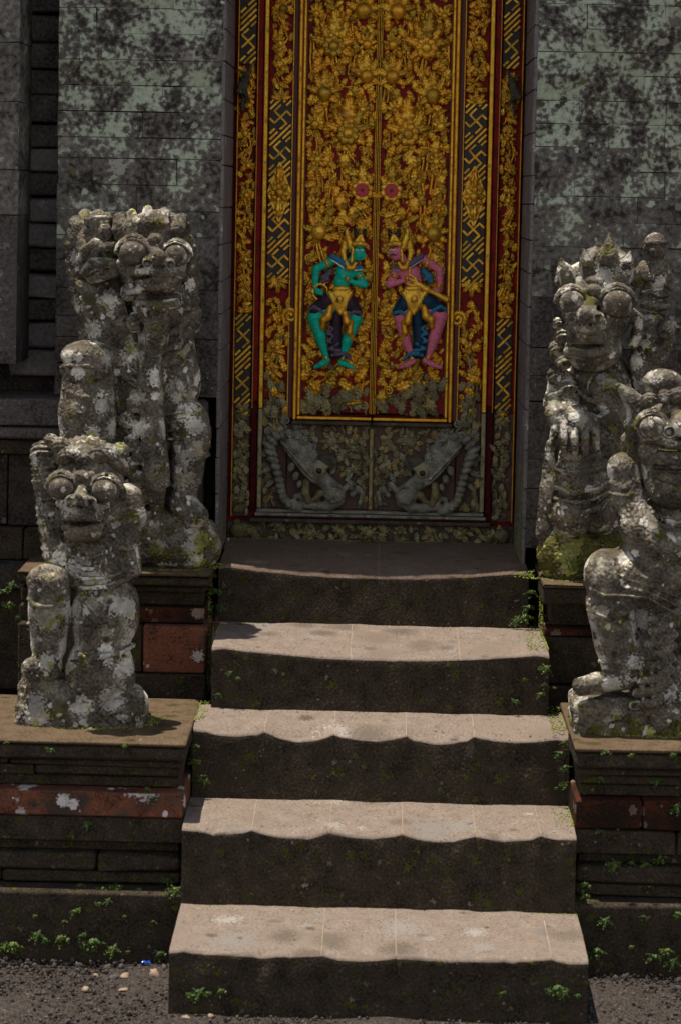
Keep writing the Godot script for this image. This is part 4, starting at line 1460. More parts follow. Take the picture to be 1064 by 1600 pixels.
func build_figures(frame: Node3D) -> void:
	var U := K / 4.433
	var jobs_: Array[Carving] = []
	var what := []
	for side in 2:
		var teal := side == 0
		var add := func(called: String, m: Material, sub: bool) -> Carving:
			var c := carving(U, 6.5, 0.0, -8.0)
			jobs_.append(c)
			what.append([side, called, m, sub])
			return c
		var body: Carving = add.call("carved_warrior", mats.teal if teal else mats.pink, false)
		if teal:
			body.ball(zz(315, 370, 22), Vector3(74, 62, 34), 20)
			body.ball(zz(285, 440, 22), Vector3(56, 60, 30), 20)
			run(body, [[345, 300, 24, 26], [372, 262, 28, 24]], 8)
			body.ball(zz(403, 242, 34), Vector3(42, 60, 34), 8)
			run(body, [[434, 232, 50, 6], [446, 262, 54, 9]], 5)
			run(body, [[425, 285, 52, 7], [438, 283, 50, 6]], 3)
			body.ball(zz(342, 215, 36), Vector3(12, 26, 10), 4)
			run(body, [[215, 298, 22, 32], [165, 325, 24, 29], [108, 352, 24, 25], [102, 420, 24, 23], [100, 485, 28, 17]], 10)
			body.ball(zz(120, 508, 32), Vector3(30, 22, 18), 6)
			for k in 4:
				run(body, [[112 + k * 12, 500 + k * 4, 46, 8], [116 + k * 12, 524 + k * 3, 44, 7]], 2)
			run(body, [[400, 385, 24, 28], [438, 462, 26, 24], [380, 452, 36, 20], [325, 432, 44, 15]], 10)
			body.ball(zz(292, 404, 46), Vector3(28, 20, 14), 5)
			run(body, [[285, 400, 50, 8], [258, 372, 50, 6]], 3)
			run(body, [[294, 394, 50, 8], [270, 352, 48, 6]], 3)
			run(body, [[230, 600, 24, 55], [92, 690, 30, 46], [135, 820, 26, 40], [176, 965, 22, 20]], 10)
			run(body, [[182, 985, 26, 24], [145, 1010, 28, 22], [98, 1032, 26, 13]], 8)
			run(body, [[320, 590, 20, 50], [382, 700, 26, 40], [320, 850, 24, 36], [288, 965, 22, 20]], 10)
			run(body, [[275, 1000, 26, 23], [320, 1020, 26, 18], [372, 1042, 24, 10]], 8)
		else:
			body.ball(zz(745, 375, 22), Vector3(78, 62, 34), 20)
			body.ball(zz(775, 440, 22), Vector3(58, 60, 30), 20)
			run(body, [[712, 300, 24, 28], [690, 268, 28, 26]], 8)
			body.ball(zz(654, 238, 34), Vector3(44, 60, 34), 8)
			run(body, [[622, 226, 50, 6], [614, 250, 56, 10]], 5)
			body.ball(zz(712, 210, 36), Vector3(13, 26, 10), 4)
			run(body, [[850, 295, 22, 32], [900, 325, 24, 28], [955, 362, 24, 25], [958, 420, 24, 22], [955, 480, 28, 17]], 10)
			body.ball(zz(930, 512, 40), Vector3(34, 24, 18), 6)
			for k in 4:
				run(body, [[905 + k * 15, 500 + k * 3, 54, 8], [905 + k * 15, 528 + k * 3, 50, 7]], 2)
			run(body, [[650, 368, 24, 28], [612, 462, 26, 25], [670, 446, 36, 20], [722, 430, 44, 15]], 10)
			body.ball(zz(748, 450, 46), Vector3(30, 24, 14), 5)
			run(body, [[780, 600, 20, 52], [682, 690, 26, 42], [718, 830, 24, 36], [768, 965, 22, 20]], 10)
			run(body, [[775, 992, 26, 23], [735, 1015, 26, 19], [688, 1034, 24, 11]], 8)
			run(body, [[860, 600, 24, 55], [965, 680, 30, 46], [920, 830, 26, 40], [880, 962, 22, 20]], 10)
			run(body, [[858, 985, 26, 23], [905, 1015, 28, 20], [965, 1036, 26, 12]], 8)
		var cloth: Material = mats.purple if teal else mats.navy
		var hem: Material = mats.lilac if teal else mats.blue
		var X := func(x: float) -> float: return x if teal else 1053.0 - x
		var dress := func(c: Carving, pts: Array, s: float) -> void:
			var q := []
			for p: Array in pts:
				q.append([X.call(p[0]), p[1], p[2], p[3]])
			run(c, q, s)
		var c: Carving = add.call("skirt", cloth, true)
		dress.call(c, [[245, 545, 26, 60], [170, 590, 32, 58], [105, 632, 34, 46]], 10.0)
		dress.call(c, [[300, 545, 26, 60], [340, 600, 32, 52], [385, 648, 34, 40]], 10.0)
		dress.call(c, [[262, 600, 20, 50], [245, 720, 20, 42], [235, 850, 20, 44], [235, 935, 18, 40], [300, 950, 16, 26]], 10.0)
		c = add.call("hem", hem, true)
		dress.call(c, [[58, 632, 58, 13], [92, 612, 72, 14], [132, 632, 76, 14], [160, 662, 66, 12]], 4.0)
		dress.call(c, [[330, 668, 70, 12], [365, 648, 74, 14], [402, 652, 62, 13], [412, 668, 52, 10]], 4.0)
		dress.call(c, [[190, 745, 44, 10], [225, 765, 50, 11], [185, 800, 48, 11], [240, 812, 52, 11], [182, 852, 48, 12], [255, 868, 52, 12], [200, 905, 48, 12], [268, 915, 52, 12], [215, 950, 46, 12], [300, 935, 46, 12], [350, 985, 34, 9]], 4.0)
		c = add.call("apron", gold_tones[0], true)
		dress.call(c, [[200, 520, 70, 22], [272, 655, 70, 16]], 6.0)
		dress.call(c, [[340, 520, 66, 22], [278, 655, 70, 16]], 6.0)
		c.ball(zz(X.call(272), 565, 66), Vector3(70, 84, 28), 6)
		c.ball(zz(X.call(272), 560, 90), Vector3(22, 28, 14), 3)
		c.ball(zz(X.call(280), 488, 66), Vector3(62, 22, 24), 5)
		c = add.call("sash", gold_tones[3], true)
		dress.call(c, [[205, 615, 74, 22], [190, 680, 76, 30], [158, 700, 72, 28], [150, 750, 60, 20], [122, 776, 50, 9]], 5.0)
		c = add.call("sash", gold_tones[3], true)
		dress.call(c, [[305, 655, 74, 22], [318, 715, 74, 30], [345, 720, 66, 20], [336, 790, 60, 24], [360, 840, 46, 12], [384, 842, 40, 7]], 5.0)
		c = add.call("crown", gold_tones[0], true)
		dress.call(c, [[368, 184, 56, 18], [410, 178, 66, 18], [446, 188, 58, 14]], 4.0)
		dress.call(c, [[385, 165, 50, 18], [408, 128, 50, 14]], 5.0)
		dress.call(c, [[428, 165, 50, 18], [418, 118, 48, 10]], 5.0)
		dress.call(c, [[345, 200, 34, 26], [326, 140, 32, 27], [318, 90, 30, 12], [332, 66, 30, 5]], 6.0)
		dress.call(c, [[308, 170, 22, 26], [292, 240, 22, 24], [305, 300, 32, 18], [312, 375, 44, 11]], 6.0)
		dress.call(c, [[360, 215, 56, 10], [356, 260, 56, 11], [352, 300, 56, 16]], 4.0)
		c = add.call("topknot", mats.black, true)
		dress.call(c, [[372, 82, 30, 9], [384, 118, 34, 20], [404, 132, 36, 22], [432, 118, 34, 18], [446, 84, 30, 9]], 4.0)
		c = add.call("crown_jewel", gold_tones[0], true)
		for a in 5:
			var an := -PI / 2.0 + (a - 2) * 0.75
			dress.call(c, [[418, 72, 52, 14], [418 + cos(an) * 36, 72 + sin(an) * 36, 50, 6]], 4.0)
		dress.call(c, [[418, 72, 56, 14], [420, 110, 56, 5]], 4.0)
		c = add.call("collar", mats.blue if teal else mats.lilac, true)
		dress.call(c, [[222, 268, 46, 20], [262, 292, 54, 22], [298, 322, 56, 20]], 5.0)
		dress.call(c, [[378, 348, 54, 16], [420, 345, 50, 14]], 5.0)
		c = add.call("collar_trim", mats.white if teal else mats.silver, true)
		dress.call(c, [[212, 290, 58, 7], [250, 312, 68, 7], [294, 344, 70, 7]], 3.0)
		dress.call(c, [[372, 362, 66, 6], [424, 358, 60, 6]], 3.0)
		c = add.call("necklace", gold_tones[3], true)
		dress.call(c, [[312, 300, 56, 12], [330, 345, 66, 20], [360, 345, 68, 18], [380, 310, 60, 12]], 5.0)
		for q: Array in [[184, 316, 38, 18, 34, 0.45], [410, 402, 36, 34, 14, 0.3], [102, 474, 34, 22, 10, 0.0], [322, 420, 54, 16, 26, 0.6], [176, 968, 32, 24, 10, 0.0], [287, 972, 32, 24, 10, 0.0]]:
			c = add.call("armlet" if q[1] < 900 else "anklet", gold_tones[0], true)
			c.ball(zz(X.call(q[0]), q[1], q[2]), Vector3(q[3], q[4], 24), 2, Vector3(0, 0, rad_to_deg(q[5]) * (1.0 if teal else -1.0)))
			c.ball(zz(X.call(q[0]), q[1], q[2] + 20), Vector3(11, 11, 8), 3)
		c = add.call("back_sash", mats.lilac if teal else mats.blue, true)
		dress.call(c, [[205, 370, 6, 24], [180, 400, 10, 22], [150, 410, 14, 14], [190, 425, 18, 12], [150, 440, 14, 12], [175, 455, 12, 8]], 4.0)
		c = add.call("eyes", mats.white, true)
		for ex: float in ([388, 424] if teal else [648, 622]):
			c.ball(zz(ex, 224, 66), Vector3(15, 8, 10), 1)
		c = add.call("eyebrows_and_lips", mats.black if not teal else mats.dark_teal, true)
		if teal:
			run(c, [[370, 212, 67, 3.5], [388, 204, 75, 4], [406, 212, 75, 3.5]], 1)
			run(c, [[416, 212, 73, 3.5], [430, 206, 67, 4], [440, 212, 59, 3.5]], 1)
			run(c, [[412, 275, 69, 4], [428, 272, 67, 4]], 1)
			c.ball(zz(390, 225, 76), Vector3(5, 6, 5), 1)
			c.ball(zz(426, 225, 72), Vector3(5, 6, 5), 1)
		else:
			run(c, [[632, 208, 73, 4], [650, 198, 77, 5], [672, 208, 71, 4]], 1)
			run(c, [[612, 204, 65, 4], [622, 200, 69, 4], [630, 206, 71, 4]], 1)
			run(c, [[612, 258, 67, 4], [632, 250, 75, 6], [655, 258, 75, 5], [668, 250, 69, 3]], 1)
			c.ball(zz(648, 225, 77), Vector3(6, 7, 5), 1)
			c.ball(zz(622, 225, 72), Vector3(5, 7, 5), 1)
		# what they hold
		c = add.call("war_discus" if teal else "trident_club", gold_tones[0], true)
		if teal:
			for a in 12:
				var a0 := a * TAU / 12.0
				var a1 := (a + 1) * TAU / 12.0
				run(c, [[135 + cos(a0) * 52, 512 + sin(a0) * 56, 30, 9], [135 + cos(a1) * 52, 512 + sin(a1) * 56, 30, 9]], 2)
				if a % 2 == 0:
					run(c, [[135 + cos(a0) * 52, 512 + sin(a0) * 56, 30, 13], [135 + cos(a0) * 78, 512 + sin(a0) * 80, 30, 4]], 3)
		else:
			run(c, [[800, 455, 62, 22], [870, 495, 66, 24], [910, 515, 66, 14], [1005, 565, 50, 24]], 6)
			run(c, [[805, 460, 64, 16], [770, 470, 66, 15], [728, 455, 62, 6]], 5)
			run(c, [[800, 455, 64, 14], [770, 435, 66, 12], [722, 402, 62, 5]], 5)
			run(c, [[800, 455, 64, 14], [790, 420, 66, 12], [760, 396, 62, 5]], 5)
			run(c, [[742, 290, 50, 5], [752, 345, 56, 9], [748, 400, 56, 7]], 5)
	var n_fig := jobs_.size()
	# the beast heads of the lower panel, drawn in units of the photograph's own measure
	for side in 2:
		for q: Array in [["carved_beast_head", mats.grey_gilt, 0], ["trunk", mats.grey_gilt, 1], ["fan_comb", mats.hook, 2], ["eye_ring", mats.bone, 3], ["pupil", mats.black, 4], ["tusk", old_tones[1], 5]]:
			var c := carving(K, 1.7, 0.5, -1.0, 60 + side * 8 + q[2])
			jobs_.append(c)
			what.append([side, q[0], q[1], q[2] > 0])
			beast(c, q[2], -1.0 if side == 0 else 1.0)
	carve_all(jobs_)
	var body_node: Node3D
	for k in jobs_.size():
		var w: Array = what[k]
		if jobs_[k].mesh.get_surface_count() == 0:
			continue
		var where := Transform3D(Basis(Vector3.BACK, deg_to_rad(1.3)), at(470, 340, 0.0) + Vector3(0, 0, 0.024))
		var parent: Node3D = frame
		if k < n_fig:
			parent = get_node("door_leaf" if w[0] == 0 else ("door_leaf_001" if has_node("door_leaf_001") else "door_leaf2"))
		else:
			where = Transform3D(Basis.IDENTITY, on_door(0.0, 0.0, 0.008))
		if w[3]:
			part(body_node, w[1], jobs_[k].mesh, w[2])
		else:
			where.origin -= parent.position
			body_node = part(parent, w[1], jobs_[k].mesh, w[2], where)

func beast(c: Carving, which: int, s: float) -> void:
	# measured on the left head: x is the distance from the seam, y downwards
	var e := func(pts: Array, soft: float) -> void:
		var q := []
		for p: Array in pts:
			q.append([s * p[0], p[1], p[2], p[3]])
		run(c, q, soft)
	match which:
		0:  # brow band, snout and rolled lip
			e.call([[136, 682, 8, 9], [122, 694, 12, 13], [108, 708, 14, 15], [96, 724, 15, 15], [80, 744, 16, 13], [66, 756, 16, 13]], 5.0)
			c.ball(zz(s * 56, 770, 16), Vector3(18, 18, 15), 5)
			e.call([[50, 782, 14, 10], [64, 790, 13, 8], [84, 791, 12, 7], [102, 790, 10, 6]], 4.0)
			# lobed crest along the upper edge
			for q: Array in [[128, 678, 8], [116, 680, 9], [106, 688, 9], [98, 699, 9], [90, 710, 8]]:
				c.ball(zz(s * q[0], q[1], 18), Vector3(q[2], q[2], 8), 1.2)
				c.curl(zz(s * q[0], q[1], 25), q[2] * 0.7, 2.0, 1.0, s, 0.4, 1.8, 0.8)
			# ridges that follow the band
			e.call([[140, 690, 20, 2.2], [124, 708, 28, 2.4], [106, 728, 29, 2.2], [92, 744, 28, 2]], 0.8)
			e.call([[136, 700, 16, 2.2], [120, 718, 24, 2.4], [104, 738, 26, 2.2], [90, 752, 24, 2]], 0.8)
			e.call([[44, 760, 28, 2], [50, 756, 30, 2.2], [60, 756, 30, 2]], 0.8)
			e.call([[42, 770, 30, 2], [48, 780, 29, 2.2], [60, 783, 28, 2]], 0.8)
			c.ball(zz(s * 48, 766, 31), Vector3(3, 2.4, 4), 0.8, Vector3.ZERO, 0, 0, 1)
			e.call([[40, 762, 20, 5], [32, 754, 18, 5], [30, 762, 16, 3.5]], 2.0)
			e.call([[28, 772, 8, 5], [20, 762, 9, 4.5], [12, 770, 7, 4], [16, 786, 7, 4]], 2.0)
			for q: Array in [[124, 730, 16, 6, 9], [117, 744, 16, 6, 8], [111, 757, 14, 5, 7]]:
				c.ball(zz(s * q[0], q[1], q[2]), Vector3(q[3], q[4], 6), 1.2, Vector3(0, 0, s * 20))
		1:  # lobed trunk rising at the outer side and rolled at the foot
			var path := [Vector2(148, 682), Vector2(160, 696), Vector2(155, 714), Vector2(148, 732), Vector2(143, 750), Vector2(140, 766), Vector2(136, 780), Vector2(126, 790)]
			for k in 13:
				var u := k / 12.0 * 6.99
				var a: Vector2 = path[int(u)]
				var b: Vector2 = path[int(u) + 1]
				var p := a.lerp(b, fmod(u, 1.0))
				var r := 10.0 + 4.0 * sin(minf(u, 3.0) / 3.0 * PI) - u * 0.3
				c.ball(zz(s * p.x, p.y, 9), Vector3(r, 6.0, 13), 0.6, Vector3(0, 0, s * (40.0 - 62.0 * u / 7.0)))
			e.call([[124, 790, 9, 9], [112, 794, 9, 8], [103, 786, 10, 6.5], [107, 775, 10, 5.5], [117, 777, 10, 4.5], [118, 785, 10, 3.4]], 1.6)
		2:  # comb above the eye
			for k in 13:
				var a := 0.25 + k / 12.0 * 2.1
				e.call([[70 + cos(a) * 12, 738 - sin(a) * 10, 22, 2.4], [68 + cos(a) * 22, 736 - sin(a) * 24, 20, 2.8]], 1.0)
		3:
			c.ball(zz(s * 80, 733, 27), Vector3(11, 10, 9), 1.0)
			e.call([[92, 727, 26, 3], [81, 720, 28, 3.4], [68, 728, 26, 3]], 1.5)
		4:
			c.ball(zz(s * 80, 733, 35.0), Vector3(5.2, 5.2, 3), 0.5)
		5:  # tusk, tongue and teeth
			e.call([[96, 784, 14, 6], [102, 770, 18, 7], [100, 754, 18, 6], [94, 748, 16, 3]], 2.0)
			e.call([[86, 780, 12, 5], [78, 770, 16, 6], [72, 768, 16, 6], [66, 776, 14, 4]], 2.0)

# ------------------------------------------------------------------ the four stone guardians
var mossy: FastNoiseLite
var origin_px := Vector2.ZERO
var statue_jobs: Array[Carving] = []
var statue_what := []
var eyeballs := []

func sp(x: float, y: float, z: float) -> Vector3:
	return Vector3(x - origin_px.x, origin_px.y - y, z)

func sb(c: Carving, x: float, y: float, z: float, rx: float, ry: float, rz: float, s := 4.0, f := 0.0, m := 0.0, turn := Vector3.ZERO, cut := 0) -> void:
	c.ball(sp(x, y, z), Vector3(rx, ry, rz), s, turn, f, m, cut)

func sr(c: Carving, pts: Array, s := 4.0, f := 0.0, m := 0.0, cut := 0) -> void:
	for k in pts.size() - 1:
		var a: Array = pts[k]
		var b: Array = pts[k + 1]
		c.limb(sp(a[0], a[1], a[2]), sp(b[0], b[1], b[2]), a[3], b[3], s, f, m, cut)

func ss(c: Carving, x: float, y: float, z: float, hx: float, hy: float, hz: float, r: float, s := 3.0, turn := Vector3.ZERO, cut := 0) -> void:
	c.slab(sp(x, y, z), Vector3(hx, hy, hz), r, s, turn, cut)

func stone_tint(height: float, amount: float, seed_: int) -> Callable:
	var n := FastNoiseLite.new()
	n.seed = seed_
	n.frequency = 0.03
	n.fractal_octaves = 4
	var n2 := FastNoiseLite.new()
	n2.seed = seed_ + 5
	n2.frequency = 0.012
	return func(p: Vector3, nor: Vector3) -> Color:
		var e := n.get_noise_3dv(p)
		var warm := n2.get_noise_3dv(p)
		var deep := lerpf(0.62, 1.0, smoothstep(-0.38, 0.12, n2.get_noise_3dv(p * 1.7 + Vector3(40, 0, 0)) + 0.35 * e))
		var base := Color(0.92 + warm * 0.08, 0.90 + warm * 0.07, 0.865 + warm * 0.04) * deep
		var low := smoothstep(height, height - 90.0, p.y)
		var moss := smoothstep(0.12, 0.30, e + low * 0.42 * amount - 0.20 + (0.08 if nor.y > 0.3 else 0.0))
		return base.lerp(Color(0.50, 0.52, 0.10), moss * 0.85)

func piece(owner_: int, called: String, unit: float, cell: float, worn: float, tint: Callable, top := false) -> Carving:
	var c := carving(unit, cell, worn, -1e9, 100 + statue_jobs.size())
	c.tint = tint
	statue_jobs.append(c)
	statue_what.append([owner_, called, top])
	return c

func lidded_eye(c: Carving, x: float, y: float, z: float, r: float, lid: float) -> void:
	# a deep socket, the ball in it, then the folds of the lid arched over the ball
	sb(c, x, y + 1.0, z + 4.0, r + 4.0, r + 4.0, r + 3.0, 1.0, 0, 0, Vector3.ZERO, 1)
	sb(c, x, y + 2.0, z + 1.0, r, r, r, 0.6)
	eyeballs.append([statue_jobs.size() - 1, sp(x, y + 2.5, z + 4.5) * c.unit, (r + 0.4) * c.unit])
	for k in 4:
		var el: float = deg_to_rad([56.0, 74.0, 92.0, 110.0][k])
		var R := r + 2.2 + lid * 0.2 * k
		var pts := []
		for j in 9:
			var a := PI * j / 8.0
			pts.append([x + cos(a) * (R + 1.5), y - sin(a) * sin(el) * R - 1.0 + absf(cos(a)) * 3.0, z + 1.0 + sin(a) * cos(el) * R - 2.0, 2.4 if k < 3 else 3.6])
		sr(c, pts, 0.8)
	var low := []
	for j in 7:
		var a := PI * j / 6.0
		low.append([x + cos(a) * (r + 3.0), y + sin(a) * (r + 2.0) * 0.9 + 2.0, z - 1.0 + sin(a) * 4.0, 3.0])
	sr(c, low, 0.8)

func beads(c: Carving, a: Array, b: Array, sag: float, out: float, n: int, r: float) -> void:
	# a string of carved beads from a to b, hanging by sag and standing out towards the front
	for k in n:
		var u := k / (n - 1.0)
		var w := sin(u * PI)
		sb(c, lerpf(a[0], b[0], u), lerpf(a[1], b[1], u) + sag * w, lerpf(a[2], b[2], u) + out * w, r, r, r, 0.8)

func build_statues() -> void:
	var U1 := 8.5 / 3777.0
	var U2 := 7.9 / 3777.0
	var names := []
	var t: Callable
	var c: Carving
	# ---- tall lion guardian on the left
	origin_px = Vector2(220, 885)
	t = stone_tint(120.0, 0.6, 3)
	c = piece(0, "body", U1, 3.0, 1.0, t, true)
	sb(c, 215, 590, -14, 78, 150, 52, 14)
	sb(c, 165, 500, -6, 42, 90, 44, 12)
	sb(c, 262, 560, -6, 48, 95, 46, 12)
	sr(c, [[147, 566, 38, 40], [144, 640, 44, 45], [146, 700, 46, 44], [150, 800, 40, 38]], 6)
	sb(c, 145, 548, 40, 43, 24, 42, 4)
	sr(c, [[104, 566, 52, 3.5], [124, 560, 74, 3.5], [150, 562, 82, 3.5], [176, 572, 70, 3.5], [188, 586, 48, 3]], 1.5)
	sr(c, [[243, 520, 34, 22], [243, 600, 46, 20], [246, 660, 54, 19], [252, 735, 56, 22]], 5)
	sr(c, [[236, 748, 62, 7], [255, 752, 72, 7], [268, 744, 64, 7]], 2)
	sr(c, [[250, 760, 48, 16], [252, 800, 44, 8]], 5)
	for q: Array in [[220, 622, 44, 17], [206, 648, 46, 15], [228, 662, 48, 15], [212, 684, 48, 15], [226, 705, 48, 15], [208, 722, 44, 16], [222, 742, 46, 16], [206, 758, 40, 18], [228, 770, 40, 16]]:
		sb(c, q[0], q[1], q[2], q[3], q[3] * 0.9, q[3], 2.5, 13.0, 1.5, Vector3(40, 30 + q[0], 0))
	sb(c, 292, 590, 8, 27, 50, 30, 6)
	sb(c, 290, 590, 34, 12, 18, 10, 3)
	sr(c, [[268, 566, 26, 7], [290, 556, 34, 7], [312, 574, 22, 7]], 2)
	sb(c, 300, 660, 16, 33, 40, 36, 6)
	for k in 4:
		sr(c, [[270, 640 + k * 13, 42, 3], [296, 634 + k * 14, 52, 3], [322, 652 + k * 15, 40, 3], [332, 664 + k * 14, 22, 3]], 1.2)
	sr(c, [[302, 680, 16, 32], [296, 730, 18, 25], [290, 770, 20, 22]], 8)
	sr(c, [[288, 780, 30, 22], [312, 800, 36, 20]], 8)
	for k in 9:
		sr(c, [[128 + k * 9, 430 + k * 4, 30 + k * 2, 4], [140 + k * 9, 480 + k * 5, 40, 4.5], [166 + k * 8, 530 + k * 4, 40, 3]], 1.2)
	# mane on chest and flank
	for k in 7:
		sr(c, [[134 + k * 4, 440 + k * 20, 30, 9], [165 + k * 6, 470 + k * 18, 42, 8], [196 + k * 4, 485 + k * 18, 44, 5]], 2.5)
	for k in 5:
		sr(c, [[300, 440 + k * 24, 20, 9], [285, 462 + k * 24, 36, 8], [262, 474 + k * 22, 44, 5]], 2.5)
	beads(c, [186, 520, 34], [292, 520, 30], 30, 16, 15, 4.8)
	beads(c, [110, 600, 66], [186, 604, 66], 8, 18, 11, 4.4)
	beads(c, [270, 752, 36], [318, 748, 32], 5, 8, 8, 4.0)
	c = piece(0, "base_rock", U1, 4.0, 5.0, stone_tint(95.0, 1.1, 8))
	sb(c, 280, 845, 4, 72, 52, 56, 16)
	sb(c, 310, 858, 8, 34, 32, 50, 14)
	sb(c, 165, 850, 0, 85, 42, 56, 16)
	sb(c, 240, 815, 12, 40, 36, 44, 12)
	ss(c, 215, 905, 0, 140, 18, 80, 2, 3.0, Vector3.ZERO, 1)
	c = piece(0, "head", U1, 1.9, 0.35, t)
	sb(c, 250, 400, 28, 50, 66, 48, 8)
	sb(c, 256, 470, 34, 42, 40, 36, 10)
	lidded_eye(c, 221, 386, 80, 20, 5)
	lidded_eye(c, 286, 390, 72, 17, 4)
	sr(c, [[252, 384, 78, 9], [261, 397, 92, 14]], 4)
	sb(c, 246, 402, 94, 11, 10, 11, 3)
	sb(c, 277, 404, 90, 11, 10, 11, 3)
	sb(c, 244, 405, 106, 6.6, 6.0, 13, 1, 0, 0, Vector3.ZERO, 1)
	sb(c, 280, 407, 102, 6.0, 5.6, 13, 1, 0, 0, Vector3.ZERO, 1)
	sb(c, 255, 367, 76, 12, 9, 10, 2)
	sr(c, [[210, 412, 66, 8], [228, 418, 82, 8], [250, 416, 94, 7], [266, 420, 96, 7], [284, 418, 86, 8], [296, 424, 70, 6]], 3)
	ss(c, 258, 438, 76, 32, 10, 16, 6, 2.0)
	for k in 5:
		sb(c, 236 + k * 11, 440, 91, 5.2, 7, 4, 0.8)
	sr(c, [[204, 406, 64, 11], [213, 426, 72, 8], [220, 446, 78, 4]], 2)
	sr(c, [[213, 450, 76, 6], [230, 446, 86, 7], [242, 434, 90, 6], [262, 428, 94, 5], [286, 432, 84, 5]], 2)
	ss(c, 264, 459, 92, 27, 6.0, 44, 3, 1.5, Vector3.ZERO, 1)
	sr(c, [[230, 468, 70, 9], [258, 470, 80, 9], [284, 466, 68, 8]], 3)
	sr(c, [[256, 490, 56, 22], [252, 530, 46, 18]], 5)
	for k in 4:
		sr(c, [[238 + k * 11, 476, 76, 4], [240 + k * 9, 505, 70, 4], [244 + k * 5, 536, 60, 3]], 1.5)
	c = piece(0, "mane", U1, 2.2, 0.9, t)
	for q: Array in [[182, 376, 24, 17, 172, 338, 22, 12], [203, 372, 44, 15, 196, 336, 40, 10], [222, 366, 48, 13, 216, 329, 44, 8], [240, 362, 50, 13, 241, 322, 46, 7], [260, 362, 48, 14, 266, 327, 44, 9], [282, 368, 40, 14, 292, 338, 36, 10], [150, 360, 10, 18, 140, 334, 8, 13], [166, 356, 16, 16, 160, 332, 12, 11]]:
		sr(c, [[q[0], q[1], q[2], q[3]], [(q[0] + q[4]) / 2.0, (q[1] + q[5]) / 2.0, q[2] + 6, q[3] * 0.95], [q[4], q[5], q[6], q[7]]], 1.5)
		for g in 4:
			var o: float = (g - 1.5) * q[3] * 0.5
			sr(c, [[q[0] + o, q[1] - 4, q[2] + q[3] * 0.88, 2.6], [(q[0] + q[4]) / 2.0 + o, (q[1] + q[5]) / 2.0, q[2] + 6 + q[3] * 0.84, 2.6], [q[4] + o * 0.6, q[5] - 3, q[6] + q[7] * 0.5, 2.0]], 0.8)
	c.curl(sp(283, 358, 34), 24, 8, 1.15, -1.0, PI * 0.95, 9.0, 2.0)
	sr(c, [[296, 372, 24, 14], [303, 410, 16, 15], [300, 450, 14, 16], [303, 500, 8, 18]], 2.0, 16.0, 1.8)
	sb(c, 250, 368, -4, 52, 46, 44, 8)
	c.curl(sp(213, 452, 52), 14, 4, 1.1, 1.0, 0.6, 6.0, 2.0)
	c.curl(sp(222, 500, 50), 15, 4, 1.1, 1.0, 0.6, 7.0, 2.0)
	c.curl(sp(292, 470, 40), 14, 4, 1.1, -1.0, 2.6, 6.0, 2.0)
	# the second beast's head that looks out to the side
	c = piece(0, "side_head", U1, 2.2, 1.0, t)
	sb(c, 160, 380, 14, 38, 44, 40, 8)
	sr(c, [[128, 346, 18, 15], [122, 390, 14, 15], [126, 430, 8, 15], [134, 475, 2, 17]], 2.0, 15.0, 1.8)
	ss(c, 163, 346, 40, 22, 15, 14, 6, 3)
	sb(c, 176, 357, 56, 11, 14, 9, 2)
	sr(c, [[136, 398, 42, 8], [146, 384, 50, 9], [160, 374, 56, 8], [172, 380, 60, 8], [192, 378, 58, 7]], 2)
	sr(c, [[142, 420, 40, 9], [155, 408, 52, 10], [175, 404, 58, 9], [196, 406, 54, 8]], 2)
	sr(c, [[150, 432, 36, 8], [170, 424, 48, 9], [192, 420, 50, 8]], 2)
	names.append(["guardian_statue", "tall moss flecked stone lion guardian with bulging eyes, raised knee and second side head", Vector2(220, 885), 0.70])
	# ---- crouching demon in front on the left
	origin_px = Vector2(130, 1138)
	t = stone_tint(70.0, 0.7, 13)
	c = piece(1, "body", U2, 3.0, 0.9, t, true)
	sb(c, 165, 960, 14, 50, 80, 48, 10)
	sb(c, 148, 860, 2, 62, 62, 44, 10)
	sr(c, [[128, 898, 46, 5], [140, 904, 58, 5], [180, 902, 56, 5], [208, 892, 34, 5]], 2)
	sr(c, [[128, 885, 44, 4], [140, 890, 54, 4], [180, 888, 54, 4], [206, 880, 34, 4]], 2)
	sb(c, 202, 950, -2, 20, 46, 36, 8)
	sb(c, 160, 1050, 14, 56, 70, 52, 10)
	sr(c, [[128, 1008, 54, 6], [150, 1014, 66, 6], [192, 1008, 52, 6], [214, 1000, 24, 5]], 3)
	sr(c, [[84, 905, 36, 34], [83, 950, 34, 32], [82, 1000, 32, 28]], 6)
	sb(c, 84, 893, 38, 35, 24, 35, 4)
	sr(c, [[54, 922, 52, 4], [70, 930, 68, 4], [92, 930, 72, 4], [112, 918, 58, 4]], 2)
	sr(c, [[80, 1030, 40, 24], [58, 1032, 52, 18]], 8)
	sr(c, [[205, 770, 4, 24], [212, 800, 8, 22], [206, 826, 14, 20]], 6)
	ss(c, 204, 858, 14, 20, 36, 20, 8, 5, Vector3(0, 0, 6))
	sb(c, 160, 795, 0, 50, 46, 42, 10)
	beads(c, [102, 832, 34], [192, 834, 30], 24, 22, 15, 4.4)
	beads(c, [104, 844, 34], [190, 846, 30], 30, 20, 10, 6.0)
	beads(c, [52, 962, 48], [114, 962, 52], 6, 16, 9, 3.6)
	beads(c, [120, 1020, 50], [204, 1014, 44], 8, 22, 13, 4.0)
	sr(c, [[186, 842, 34, 5], [206, 846, 38, 5], [224, 838, 30, 5]], 1.5)
	for k in 4:
		sr(c, [[188 + k * 11, 862, 36, 3.0], [190 + k * 10, 888, 32, 3.0]], 1.0)
	c = piece(1, "base_rock", U2, 3.6, 4.5, stone_tint(62.0, 1.0, 17))
	ss(c, 130, 1112, 0, 102, 32, 68, 24, 10)
	sb(c, 62, 1082, 14, 34, 52, 44, 14)
